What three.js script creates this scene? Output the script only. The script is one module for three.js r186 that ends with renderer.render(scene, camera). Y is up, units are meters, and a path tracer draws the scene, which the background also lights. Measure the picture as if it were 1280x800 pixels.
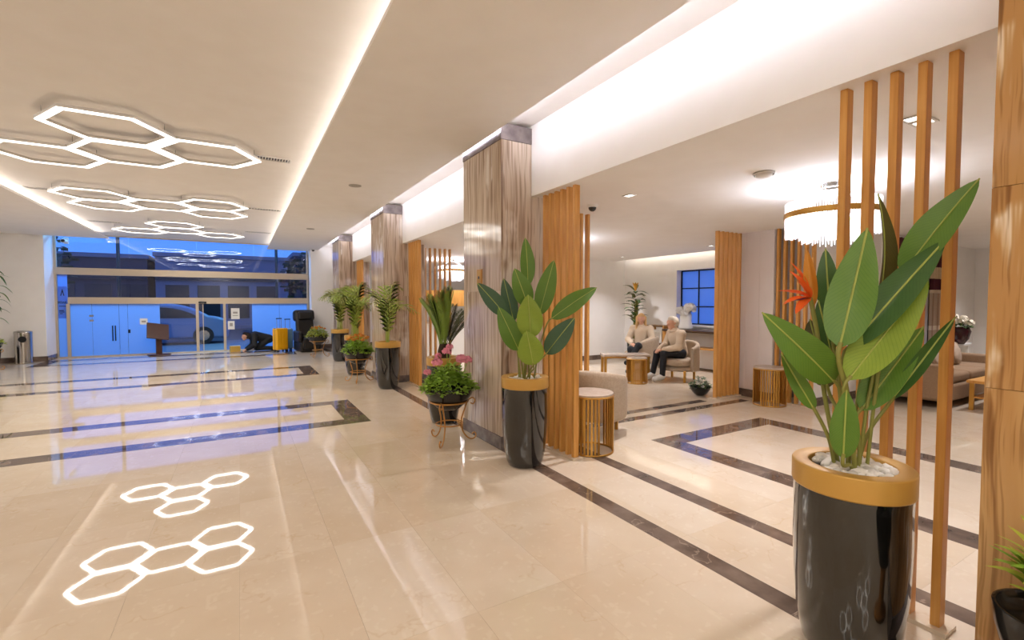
import * as THREE from 'three';
import { RoundedBoxGeometry } from 'three/addons/geometries/RoundedBoxGeometry.js';
import { mergeGeometries, toCreasedNormals } from 'three/addons/utils/BufferGeometryUtils.js';
import { MarchingCubes } from 'three/addons/objects/MarchingCubes.js';
import { RectAreaLightUniformsLib } from 'three/addons/lights/RectAreaLightUniformsLib.js';

// ---------------------------------------------------------------- camera, sky, lights, exposure
const scene = new THREE.Scene();
const camera = new THREE.PerspectiveCamera(2 * Math.atan(400 / 586) * 180 / Math.PI, 1.6, 0.05, 200);
const YAW = 30.1 * Math.PI / 180, PITCH = -2.15 * Math.PI / 180;
camera.position.set(0, 1.5, 0);
camera.lookAt(Math.sin(YAW) * Math.cos(PITCH), 1.5 + Math.sin(PITCH), -Math.cos(YAW) * Math.cos(PITCH));
scene.background = new THREE.Color().setRGB(0.14, 0.38, 1.0);          // blue hour
const renderer = new THREE.WebGLRenderer({ antialias: true });
renderer.toneMapping = THREE.LinearToneMapping;
renderer.toneMappingExposure = 1.3;
renderer.shadowMap.enabled = true;
RectAreaLightUniformsLib.init();
const LIGHT = {
  hex: [20.5, [1, 0.95, 0.88]],        // hexagon tubes
  tray: [10, [1, 0.95, 0.94]],         // cove round the ceiling tray
  slot: [25, [0.86, 0.89, 1.12]],       // cove above the white fascia
  nook: [9, [1, 0.9, 0.74]],         // cove above the window wall of the lounge
  spot: [9.5, [0.96, 0.95, 1.02]],        // square lounge downlights
  chandelier: [2.6, [0.88, 0.94, 1.12]],
  street: [540, [0.24, 0.74, 1.15]],  // for the lamps added outside the frosted panes
};
function rect(w, h, [x, y, z], [tx, ty, tz], key, k = 1) {
  const l = new THREE.RectAreaLight(new THREE.Color().setRGB(...LIGHT[key][1]), LIGHT[key][0] * k, w, h);
  l.position.set(x, y, z); l.lookAt(tx, ty, tz); l.name = key + '_glow'; return l;
}

// ---------------------------------------------------------------- helpers
let seed = 7;
function rnd() { seed |= 0; seed = seed + 0x6D2B79F5 | 0; let t = Math.imul(seed ^ seed >>> 15, 1 | seed); t = t + Math.imul(t ^ t >>> 7, 61 | t) ^ t; return ((t ^ t >>> 14) >>> 0) / 4294967296; }
const rr = (a, b) => a + (b - a) * rnd();
const V = (x, y, z) => new THREE.Vector3(x, y, z);
const taken = {};
function numbered(n) { const k = taken[n] = (taken[n] ?? -1) + 1; return k ? n + '_' + String(k).padStart(3, '0') : n; }
function thing(name, label, category, [x, y, z] = [0, 0, 0], turn = 0, group) {
  const o = new THREE.Group(); o.name = numbered(name); o.position.set(x, y, z); o.rotation.y = turn;
  o.userData = { label, category }; if (group) o.userData.group = group; scene.add(o); return o;
}
function structure(name, label, category) { const o = thing(name, label, category); o.userData.kind = 'structure'; return o; }
function part(name, geo, mat, parent, pos, rot) {
  const m = new THREE.Mesh(geo, mat); m.name = name; m.castShadow = m.receiveShadow = true;
  if (pos) m.position.set(...pos); if (rot) m.rotation.set(...rot);
  parent.add(m); return m;
}
function stuff(m) { m.userData.kind = 'stuff'; return m; }
function copyOf(o, pos, turn, label) {
  const c = o.clone(); c.name = numbered(o.name.replace(/_\d{3}$/, '')); c.userData = { ...o.userData };
  c.position.set(...pos); c.rotation.y = turn; if (label) c.userData.label = label; scene.add(c); return c;
}
function boxUV(g, ox = 0, oy = 0) {            // uv in metres by the way each face points
  const p = g.attributes.position, n = g.attributes.normal, uv = new Float32Array(p.count * 2);
  for (let i = 0; i < p.count; i++) {
    const a = Math.abs(n.getX(i)), b = Math.abs(n.getY(i)), c = Math.abs(n.getZ(i)), x = p.getX(i), y = p.getY(i), z = p.getZ(i);
    const [u, v] = b >= a && b >= c ? [x, z] : a >= c ? [z, y] : [x, y];
    uv[2 * i] = u + ox; uv[2 * i + 1] = v + oy;
  }
  g.setAttribute('uv', new THREE.BufferAttribute(uv, 2)); return g;
}
function box(x0, x1, y0, y1, z0, z1, ox = 0, oy = 0) {
  const g = new THREE.BoxGeometry(Math.abs(x1 - x0), Math.abs(y1 - y0), Math.abs(z1 - z0));
  g.translate((x0 + x1) / 2, (y0 + y1) / 2, (z0 + z1) / 2); return boxUV(g, ox, oy);
}
function rbox(w, h, d, r, x = 0, y = 0, z = 0, s = 2) { const g = new RoundedBoxGeometry(w, h, d, s, r); g.translate(x, y, z); return boxUV(g); }
function merge(list) {
  return mergeGeometries(list.map((g) => { const n = g.index ? g.toNonIndexed() : g; for (const k of Object.keys(n.attributes)) if (!['position', 'normal', 'uv'].includes(k)) n.deleteAttribute(k); return n; }));
}
const tube = (pts, r, seg = 16, sides = 6, closed = false) => new THREE.TubeGeometry(new THREE.CatmullRomCurve3(pts.map((p) => p.isVector3 ? p : V(...p)), closed), seg, r, sides, closed);
const lathe = (pts, seg = 32) => new THREE.LatheGeometry(pts.map(([x, y]) => new THREE.Vector2(x, y)), seg);
const moved = (g, x, y, z) => g.translate(x, y, z);

// tileable noise
function noiseField(px, py, sd) {
  const a = new Float32Array(px * py); let s = sd * 7919 + 13;
  for (let i = 0; i < a.length; i++) { s = (Math.imul(s, 1664525) + 1013904223) | 0; a[i] = (s >>> 8) / 16777216; }
  return (u, v) => {
    const x = (u - Math.floor(u)) * px, y = (v - Math.floor(v)) * py, i = Math.floor(x), j = Math.floor(y);
    let fx = x - i, fy = y - j; fx = fx * fx * (3 - 2 * fx); fy = fy * fy * (3 - 2 * fy);
    const i0 = i % px, i1 = (i + 1) % px, j0 = (j % py) * px, j1 = ((j + 1) % py) * px;
    return (a[j0 + i0] * (1 - fx) + a[j0 + i1] * fx) * (1 - fy) + (a[j1 + i0] * (1 - fx) + a[j1 + i1] * fx) * fy;
  };
}
function fbm(px, py, oct, sd) {
  const f = []; for (let o = 0; o < oct; o++) f.push(noiseField(px << o, py << o, sd + o * 31));
  return (u, v) => { let s = 0, w = 0.5, t = 0; for (const n of f) { s += w * n(u, v); t += w; w *= 0.5; } return s / t; };
}
function texture(n, metres, fn, srgb = true) {
  const d = new Uint8Array(n * n * 4);
  for (let y = 0; y < n; y++) for (let x = 0; x < n; x++) {
    const c = fn((x + 0.5) / n, (y + 0.5) / n), k = (y * n + x) * 4;
    for (let i = 0; i < 3; i++) d[k + i] = Math.max(0, Math.min(255, typeof c === 'number' ? c * 255 : c[i]));
    d[k + 3] = 255;
  }
  const t = new THREE.DataTexture(d, n, n); t.wrapS = t.wrapT = THREE.RepeatWrapping; t.magFilter = THREE.LinearFilter; t.minFilter = THREE.LinearMipmapLinearFilter; t.generateMipmaps = true;
  if (srgb) t.colorSpace = THREE.SRGBColorSpace; t.repeat.set(1 / metres, 1 / metres); t.needsUpdate = true; return t;
}
const lerp3 = (a, b, t) => { t = Math.max(0, Math.min(1, t)); return [a[0] + (b[0] - a[0]) * t, a[1] + (b[1] - a[1]) * t, a[2] + (b[2] - a[2]) * t]; };
const smooth = (a, b, x) => { const t = Math.max(0, Math.min(1, (x - a) / (b - a))); return t * t * (3 - 2 * t); };

// ---------------------------------------------------------------- textures and materials
const T = {};
{ const a = fbm(4, 4, 6, 3), b = fbm(8, 8, 5, 9), c = fbm(64, 64, 2, 5);
  T.beige = texture(1024, 2, (u, v) => {
    const w = b(u, v), vein = Math.abs(a(u + w * 0.05, v + w * 0.05) - 0.5), f = c(u, v);
    let k = lerp3([221, 202, 177], [229, 213, 191], b(v, u) * 1.5 - 0.25);
    k = lerp3(k, [206, 176, 138], (1 - smooth(0, 0.012, vein)) * 0.3 * smooth(0.45, 0.6, w)); k = lerp3(k, [240, 230, 212], smooth(0.68, 0.8, f) * 0.25);
    return k;
  }); }
{ const a = fbm(4, 4, 6, 21), b = fbm(8, 8, 5, 27);
  T.dark = texture(512, 1, (u, v) => {
    const w = b(u, v), vein = Math.abs(a(u + w * 0.08, v + w * 0.08) - 0.5);
    let k = lerp3([88, 73, 64], [134, 114, 100], w * 1.6 - 0.3);
    return lerp3(k, [190, 168, 146], (1 - smooth(0, 0.014, vein)) * 0.55);
  }); }
function travertine(sd, dark, mid, light, pale) {
  const wav = fbm(3, 2, 4, sd), s1 = fbm(6, 1, 5, sd + 3), s2 = fbm(40, 2, 3, sd + 5), s3 = fbm(5, 3, 5, sd + 8), s4 = fbm(120, 4, 2, sd + 11);
  return texture(1024, 1.6, (u, v) => {
    const q = u + (wav(u, v) - 0.5) * 0.05, a = s1(q, v), b = s2(q, v), c = s4(q, v), p = s3(u, v);
    let k = lerp3(mid, light, (a - 0.3) * 2.2); k = lerp3(k, dark, smooth(0.52, 0.75, b) * (0.35 + 0.65 * smooth(0.4, 0.65, 1 - a)));
    k = lerp3(k, pale, smooth(0.56, 0.7, p) * smooth(0.38, 0.58, b) * 0.85); return lerp3(k, dark, smooth(0.55, 0.8, c) * 0.45);
  });
}
T.trav = travertine(41, [116, 90, 72], [186, 162, 138], [212, 194, 174], [238, 230, 220]);
T.travWarmLit = travertine(57, [132, 88, 46], [190, 142, 86], [214, 174, 118], [244, 232, 212]); T.travWarmLit.repeat.set(1.1, 1.1);  // same marble as the other columns, warm light put into its colour
{ const a = fbm(8, 8, 5, 71); T.capital = texture(256, 0.8, (u, v) => lerp3([104, 94, 92], [150, 138, 134], a(u, v) * 1.6 - 0.3)); }
{ const a = fbm(48, 2, 3, 81); T.wood = texture(512, 0.6, (u, v) => lerp3([206, 144, 66], [224, 166, 88], a(u, v) * 1.5 - 0.25)); }
{ const a = fbm(64, 64, 3, 91); T.velvet = texture(256, 0.5, (u, v) => lerp3([168, 146, 122], [192, 172, 148], a(u, v))); }
{ const a = fbm(8, 8, 5, 95); T.whiteMarble = texture(256, 0.6, (u, v) => lerp3([214, 206, 200], [240, 236, 230], a(u, v) * 1.4 - 0.2)); }
{ const a = fbm(16, 16, 4, 99); T.plaster = texture(256, 3, (u, v) => lerp3([243, 238, 232], [248, 244, 239], a(u, v))); }
{ const a = fbm(4, 24, 3, 111); T.leafVein = texture(256, 1, (u, v) => { const s = Math.abs(((v * 26 + Math.abs(u - 0.5) * 10) % 1) - 0.5); return lerp3([255, 255, 255], [205, 222, 190], (1 - smooth(0, 0.14, s)) * 0.6 + a(u, v) * 0.3); }); }

const std = (o) => new THREE.MeshPhysicalMaterial({ side: THREE.DoubleSide, ...o });
const hex = (h) => new THREE.Color(h);
const M = {
  floor: [0, 1, 2, 3].map((i) => std({ map: T.beige, color: hex(['#ffffff', '#fdfbf8', '#fefcfa', '#fbf8f3'][i]), roughness: 0.03, ior: 1.55 })),
  grout: std({ color: hex('#b09a7c'), roughness: 0.6 }),
  strip: std({ map: T.dark, roughness: 0.03, ior: 1.55 }),
  ceiling: std({ map: T.plaster, roughness: 0.9 }),
  wall: std({ map: T.plaster, roughness: 0.75 }),
  skirting: std({ map: T.dark, roughness: 0.15 }),
  column: std({ map: T.trav, roughness: 0.1, ior: 1.5 }),
  columnWarmLit: std({ map: T.travWarmLit, roughness: 0.14, ior: 1.5 }),
  capital: std({ map: T.capital, roughness: 0.2 }),
  whitePanel: std({ map: T.plaster, color: hex('#f6f1f2'), roughness: 0.3 }),
  slat: std({ map: T.wood, roughness: 0.42 }),
  gold: std({ color: hex('#c99a4c'), metalness: 0.9, roughness: 0.28 }),
  goldPaint: std({ color: hex('#c99b4a'), metalness: 0.2, roughness: 0.38 }),
  brass: std({ color: hex('#c28b46'), metalness: 0.55, roughness: 0.35 }),
  black: std({ color: hex('#0d0d0c'), roughness: 0.08, clearcoat: 1, clearcoatRoughness: 0.03 }),
  bowl: std({ color: hex('#161514'), roughness: 0.14 }),
  soil: std({ color: hex('#3a2a1c'), roughness: 1 }),
  pebble: [0, 1, 2].map((i) => std({ color: hex(['#efeae2', '#e2dacd', '#d2ccc2'][i]), roughness: 0.6 })),
  steel: std({ color: hex('#c9b9a2'), metalness: 0.25, roughness: 0.38 }),
  chrome: std({ color: hex('#bcb8b2'), metalness: 1, roughness: 0.18 }),
  glass: std({ color: hex('#dfeaff'), transmission: 1, roughness: 0, thickness: 0, ior: 1.5 }),
  frosted: std({ color: hex('#b4d6fb'), transmission: 0.8, roughness: 0.95, thickness: 0 }),
  crystal: std({ color: hex('#ffffff'), transmission: 0.55, roughness: 0.35, thickness: 0 }),
  velvet: std({ map: T.velvet, roughness: 0.85, sheen: 0.6, sheenColor: hex('#e8d8c4'), sheenRoughness: 0.5 }),
  marbleTop: std({ map: T.whiteMarble, color: hex('#e6d6c8'), roughness: 0.12 }),
  lamp: std({ color: hex('#ffffff'), emissive: new THREE.Color().setRGB(1, 0.95, 0.88), emissiveIntensity: 2.5, roughness: 0.5 }),
  lampBody: std({ color: hex('#d8d4ce'), roughness: 0.5 }),
  grey: std({ color: hex('#a9a29a'), roughness: 0.5 }),
  darkPlastic: std({ color: hex('#191817'), roughness: 0.35 }),
  leather: std({ color: hex('#17130f'), roughness: 0.42 }),
  wire: std({ color: hex('#77716a'), roughness: 0.5 }),
};
const green = (h, r = 0.5) => std({ color: hex(h), map: T.leafVein, roughness: r, transmission: 0.12, thickness: 0 });
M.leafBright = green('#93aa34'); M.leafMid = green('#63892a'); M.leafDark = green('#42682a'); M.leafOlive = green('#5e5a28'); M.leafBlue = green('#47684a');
M.rib = std({ color: hex('#a9b255'), roughness: 0.5 }); M.stem = std({ color: hex('#8b8a40'), roughness: 0.55 });
M.frond = std({ color: hex('#a8c24a'), roughness: 0.55, transmission: 0.15, thickness: 0 }); M.frondYellow = std({ color: hex('#b3b85a'), roughness: 0.55, transmission: 0.15, thickness: 0 });
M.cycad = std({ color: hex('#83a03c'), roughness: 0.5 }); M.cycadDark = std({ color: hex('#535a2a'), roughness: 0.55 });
M.herb = std({ color: hex('#98bd40'), roughness: 0.6 }); M.herbYellow = std({ color: hex('#b4ba40'), roughness: 0.6 });
M.pink = std({ color: hex('#ec93a8'), roughness: 0.7 }); M.orange = std({ color: hex('#d98a34'), roughness: 0.7 });
M.orangeBird = std({ color: hex('#ee6a22'), roughness: 0.5 }); M.beak = std({ color: hex('#c9862c'), roughness: 0.5 });
M.white = std({ color: hex('#f1eee8'), roughness: 0.7 });

// ---------------------------------------------------------------- floor
const ZF = -17, ZR = 5.2, XL = -6.4, XR = 13.2;          // facade, rear wall, left wall, right wall
{
  const f = structure('floor', 'polished beige marble floor with dark brown inlaid bands', 'floor');
  part('screed', box(XL, XR, -0.15, -0.012, ZF, ZR), M.grout, f);
  const near = [], far = [], W = 0.5, D = 1.0, J = 0.0008;
  const variants = []; for (let i = 0; i < 14; i++) variants.push(boxUV(new THREE.BoxGeometry(W - J, 0.012, D - J), rr(0, 2), rr(0, 2)));
  const seen = (x, z) => {                                // inside the view wedge
    const a = Math.atan2(x, -z) - YAW; return z < 0.3 && Math.abs(a) < 0.86;
  };
  for (let z = ZF + D / 2, j = 0; z < ZR; z += D, j++) for (let x = XL - 0.13 + W / 2; x < XR; x += W) {
    const zz = z + 0.0, d = Math.hypot(x, zz);
    (seen(x, zz) && d < 11.6 ? near : far).push([x, zz, d]);
  }
  near.sort((a, b) => a[2] - b[2]);
  far.push(...near.splice(290));
  for (const [x, z] of near) part('tile', variants[Math.floor(rnd() * 14)], M.floor[Math.floor(rnd() * 4)], f, [x, -0.006, z]);
  stuff(part('tile_field', merge(far.filter(([x, z]) => x < XR && z < ZR).map(([x, z]) => variants[Math.floor(rnd() * 14)].clone().translate(x, -0.006, z))), M.floor[0], f));
  // inlaid bands, cut to slabs
  const band = (x0, x1, z0, z1) => {
    const alongX = Math.abs(x1 - x0) > Math.abs(z1 - z0), L = alongX ? x1 - x0 : z1 - z0, n = Math.max(1, Math.round(L / 0.95));
    for (let i = 0; i < n; i++) {
      const a = i / n * L, b = (i + 1) / n * L - 0.0015;
      const g = alongX ? box(x0 + a, x0 + b, -0.004, 0.0008, z0, z1, rnd(), rnd()) : box(x0, x1, -0.004, 0.0008, z0 + a, z0 + b, rnd(), rnd());
      part('band_slab', g, M.strip, f);
    }
  };
  band(2.26, 2.4, -16.3, 1.6); band(2.91, 3.05, -16.3, 1.6);
  for (const [n, fz] of [[-5.98, -7.5], [-10.43, -12.0], [-14.9, -16.3]]) {
    band(-4.3, 1.41, n - 0.26, n); band(-4.3, 1.41, fz, fz + 0.26); band(1.13, 1.41, fz + 0.26, n - 0.26); band(-4.3, -4.02, fz + 0.26, n - 0.26);
  }
  band(3.85, 5.84, -3.62, -3.36); band(3.85, 4.1, -3.36, 1.4); band(5.59, 5.84, -3.36, 1.4); band(4.1, 5.59, 1.15, 1.4);
  band(3.3, 6.1, -4.76, -4.62); band(3.1, 6.7, -4.47, -4.33);
}

// ---------------------------------------------------------------- ceilings, fascia, walls
const HS = 3.2, HT = 3.36, HL = 2.6;
{
  const c = structure('ceiling', 'cream ceiling with a long lit tray, lowered borders and the lower lounge ceiling', 'ceiling');
  part('tray_ceiling', box(-3.4, 1.15, HT, HT + 0.1, ZF - 0.1, ZR), M.ceiling, c);
  part('border_soffit', box(0.78, 2.23, HS, HS + 0.03, ZF, ZR), M.ceiling, c);
  part('soffit_riser', box(1.12, 2.1, HS + 0.03, HT + 0.1, ZF, ZR), M.ceiling, c);
  part('slot_ceiling', box(2.1, 2.64, 3.32, 3.46, ZF, ZR), M.ceiling, c);
  part('border_soffit', box(XL, -3.0, HS, HS + 0.035, ZF + 0.7, ZR), M.ceiling, c);
  part('soffit_riser', box(XL, -3.34, HS + 0.035, HT + 0.1, ZF + 0.7, ZR), M.ceiling, c);
  part('lounge_ceiling', box(2.9, XR, HL, HL + 0.1, -3.9, ZR), M.ceiling, c);
  part('lounge_ceiling', box(2.9, 8.72, HL, HL + 0.1, ZF, -3.9), M.ceiling, c);
  part('cove_lid', box(8.6, 9.3, HL + 0.2, HL + 0.3, -9.5, -3.6), M.ceiling, c);
  // cove strips: slim lit tapes lying on the hidden ledges, each with a light of its size
  const tape = (x, y, z0, z1, tx, key, k = 1, ty = y) => {
    const L = z1 - z0, zc = (z0 + z1) / 2, s = Math.sign(tx - x);
    part('led_strip', box(x - 0.006, x + 0.006, y - 0.02, y + 0.02, z0, z1), M.lamp, c);
    const n = Math.ceil(L / 5.6);
    for (let i = 0; i < n; i++) scene.add(rect(L / n, 0.04, [x + s * 0.009, y, z0 + (i + 0.5) * L / n], [tx, ty, z0 + (i + 0.5) * L / n], key, k));
  };
  tape(1.1, 3.29, ZF + 0.2, ZR - 0.2, 0, 'tray'); tape(-3.32, 3.29, ZF + 0.9, ZR - 0.2, -1, 'tray');
  tape(2.19, 3.255, ZF + 0.8, ZR - 0.2, 2.64, 'slot', 1, 2.85);
  tape(8.63, HL + 0.15, -9.3, -3.8, 9.4, 'nook');
}
{
  const w = structure('wall_fascia', 'white fascia beam running above the columns and slat screens', 'wall');
  part('beam', box(2.64, 2.9, HL, 3.4, ZF, ZR), M.wall, w);
}
{
  const wall = (name, label, list, skirt = []) => { const w = structure(name, label, 'wall'); for (const b of list) part('panel', box(...b), M.wall, w); for (const b of skirt) part('skirting', box(...b), M.skirting, w); return w; };
  wall('wall_left', 'cream side wall of the lobby', [[XL - 0.2, XL, 0, 3.5, ZF, ZR]]);
  wall('wall_rear', 'cream wall at the back of the lobby', [[XL - 0.2, XR + 0.2, 0, 3.5, ZR, ZR + 0.2]]);
  wall('wall_front_left', 'cream wall beside the glass entrance with dark skirting', [[XL, -4.28, 0, 3.5, ZF, -16.25]], [[XL, -4.26, 0, 0.13, -16.25, -16.23], [-4.28, -4.262, 0, 0.13, ZF, -16.23]]);
  wall('wall_front_right', 'white wall between the glass entrance and the marble columns', [[2.0, 8.0, 0, 3.5, ZF, -16.4]], [[2.0, 8.0, 0, 0.13, -16.4, -16.385]]);
  wall('wall_lounge_back', 'white lounge wall behind the seated women with dark skirting', [[6.6, 9.4, 0, 2.95, -9.65, -9.5]], [[6.6, 9.05, 0, 0.12, -9.5, -9.485]]);
  wall('wall_lounge_far', 'far white wall of the lounge', [[7.9, 8.0, 0, 2.7, ZF, -9.6]]);
  const z0 = -7.75, z1 = -6.3, y0 = 0.98, y1 = 2.26;
  wall('wall_window', 'cream lounge wall around the blue window', [[9.05, 9.3, 0, y0, -9.5, -3.5], [9.05, 9.3, y1, 2.95, -9.5, -3.5], [9.05, 9.3, y0, y1, -9.5, z0], [9.05, 9.3, y0, y1, z1, -3.5]], [[9.035, 9.05, 0, 0.12, -9.48, -3.7]]);
  wall('wall_curtain', 'white lounge wall behind the curtains and brown sofa', [[7.06, XR, 0, 2.95, -3.8, -3.62]], [[7.06, XR, 0, 0.12, -3.62, -3.605]]);
  wall('wall_right', 'white wall at the far side of the lounge', [[XR, XR + 0.2, 0, 2.95, -3.7, ZR]]);
  // lounge window
  const w = structure('window_2', 'lounge window of blue panes with thin dark glazing bars', 'window');
  const cols = [z0 + 0.03, -7.25, -6.75, z1 - 0.03], rows = [y0 + 0.03, 1.4, 1.83, y1 - 0.03];
  for (const [a, b, c, d] of [[z0, z1, y0, y0 + 0.03], [z0, z1, y1 - 0.03, y1], [z0, z0 + 0.03, y0, y1], [z1 - 0.03, z1, y0, y1]]) part('window_frame', box(9.2, 9.25, c, d, a, b), M.darkPlastic, w);
  for (const z of cols.slice(1, 3)) part('glazing_bar', box(9.205, 9.24, y0, y1, z - 0.014, z + 0.014), M.darkPlastic, w);
  for (const y of rows.slice(1, 3)) part('glazing_bar', box(9.206, 9.239, y - 0.012, y + 0.012, z0, z1), M.darkPlastic, w);
  for (let i = 0; i < 3; i++) for (let j = 0; j < 3; j++) part('pane', box(9.22, 9.224, rows[j], rows[j + 1], cols[i], cols[i + 1]), M.frosted, w);
  part('window_sill', box(8.95, 9.22, y0 - 0.04, y0, z0 - 0.05, z1 + 0.05), M.white, w);
}

// ---------------------------------------------------------------- columns with marble cladding
const colZ = [0.32, -4.15, -8.62, -13.1];
const columns = colZ.map((zf, k) => {
  const labels = ['veined marble column with warm light in its golden colour and a small yellow-green plant at its foot', 'grey brown veined marble column with a small gold plaque', 'veined marble column behind the single feathery palm in a black planter', 'veined marble column beside the leather massage chair'];
  const c = structure('column', labels[k], 'column'), m = k ? M.column : M.columnWarmLit, zb = zf - 0.91, x0 = 2.28, x1 = 3.08;
  part('core', box(x0 + 0.02, x1 - 0.02, 0, 3.3, zb + 0.02, zf - 0.02), M.grout, c);
  const cuts = k ? [0.13, 1.62, 3.13] : [0.13, 1.2, 1.9, 3.13];
  for (let i = 0; i + 1 < cuts.length; i++) {
    const a = cuts[i], b = cuts[i + 1] - 0.002, o = rnd() * 1.6, q = rnd() * 1.6;
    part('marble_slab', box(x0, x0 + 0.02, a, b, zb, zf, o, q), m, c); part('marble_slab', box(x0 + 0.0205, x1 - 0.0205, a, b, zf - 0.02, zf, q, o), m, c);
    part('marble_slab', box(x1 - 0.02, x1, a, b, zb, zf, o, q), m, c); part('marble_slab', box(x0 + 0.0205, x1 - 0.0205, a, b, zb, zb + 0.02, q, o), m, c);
  }
  part('capital_band', box(x0 - 0.006, x1 + 0.006, 3.13, 3.29, zb - 0.006, zf + 0.006), M.capital, c);
  part('skirting', box(x0 - 0.012, x1 + 0.012, 0, 0.13, zb - 0.012, zf + 0.012), M.capital, c);
  return c;
});
for (const [k, lab] of [[1, 'white clad column beside the tight slat screen in the lounge'], [2, 'white clad column deep in the lounge past the window nook']]) {
  const zf = colZ[k] , c = structure('column', lab, 'column');
  if (k === 2) { c.position.set(-0.9, 0, -0.9); }
  part('core', box(6.98, 7.86, 0, HL, zf - 0.9, zf - 0.01), M.grout, c);
  for (let i = 0; i < 4; i++) part('cladding_panel', box(6.97, 6.985, 0.12, HL, zf - 0.9 + i * 0.225, zf - 0.9 + (i + 1) * 0.225 - 0.003, rnd(), rnd()), M.whitePanel, c);
  for (let i = 0; i < 4; i++) part('cladding_panel', box(6.986 + i * 0.225, 6.986 + (i + 1) * 0.225 - 0.003, 0.12, HL, zf - 0.015, zf, rnd(), rnd()), M.whitePanel, c);
  part('skirting', box(6.96, 7.88, 0, 0.12, zf - 0.91, zf + 0.01), M.skirting, c);
}
{ // gold plaque on the second column
  const t = thing('plaque', 'small gold framed plaque on the grey brown column', 'plaque', [2.28, 1.78, -4.63]);
  part('frame', rbox(0.012, 0.16, 0.12, 0.004, -0.007), M.brass, t); part('face', rbox(0.004, 0.125, 0.085, 0.001, -0.0145), M.gold, t);
  part('keyhole', rbox(0.004, 0.03, 0.03, 0.001, -0.0175, -0.01), M.darkPlastic, t);
}

// ---------------------------------------------------------------- slat screens
const slatGeo = [0, 1, 2].map((i) => boxUV(new RoundedBoxGeometry(0.06, HL - 0.02, 0.036, 1, 0.003).translate(0, 0.02 + (HL - 0.02) / 2, 0), i * 0.21, i * 0.13));
function screen(x, z, n, dx, dz, label, turned = false) {
  const t = thing('slat_screen', label, 'screen', [x, 0, z], 0, 'ochre slat screens beside the columns');
  for (let i = 0; i < n; i++) part('slat', slatGeo[i % 3], M.slat, t, [i * dx, 0, i * dz], turned ? [0, Math.PI / 2, 0] : undefined);
  const L = (n - 1) * Math.max(Math.abs(dx), Math.abs(dz)) + 0.1;
  part('plinth', turned ? box(-0.05, L - 0.05, 0, 0.02, -0.06, 0.06) : box(-0.06, 0.06, 0, 0.02, -0.05 * Math.sign(dz), (L - 0.05) * Math.sign(dz)), M.floor[1], t);
  return t;
}
screen(2.75, -0.84, 5, 0, -0.108, 'ochre screen of five well spaced slats behind the large strelitzia planter');
screen(2.75, -4.04, 6, 0, 0.1, 'ochre slat screen beside the round gold side table');
screen(2.75, -8.51, 6, 0, 0.1, 'ochre slat screen between the feathery palm and the cycad');
screen(2.75, -12.98, 6, 0, 0.1, 'ochre slat screen behind the two bushy palms');
screen(3.25, -4.65, 6, 0.108, 0, 'ochre slat screen edge on behind the strelitzia column', true);
screen(3.25, -9.12, 6, 0.108, 0, 'open ochre slat screen behind the cycad', true);
screen(6.39, -4.7, 6, 0.108, 0, 'tight ochre slat screen against the white clad column', true);
screen(7.0, -4.1, 6, 0, 0.1, 'ochre slat screen behind the gold slatted table by the white column');

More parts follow.
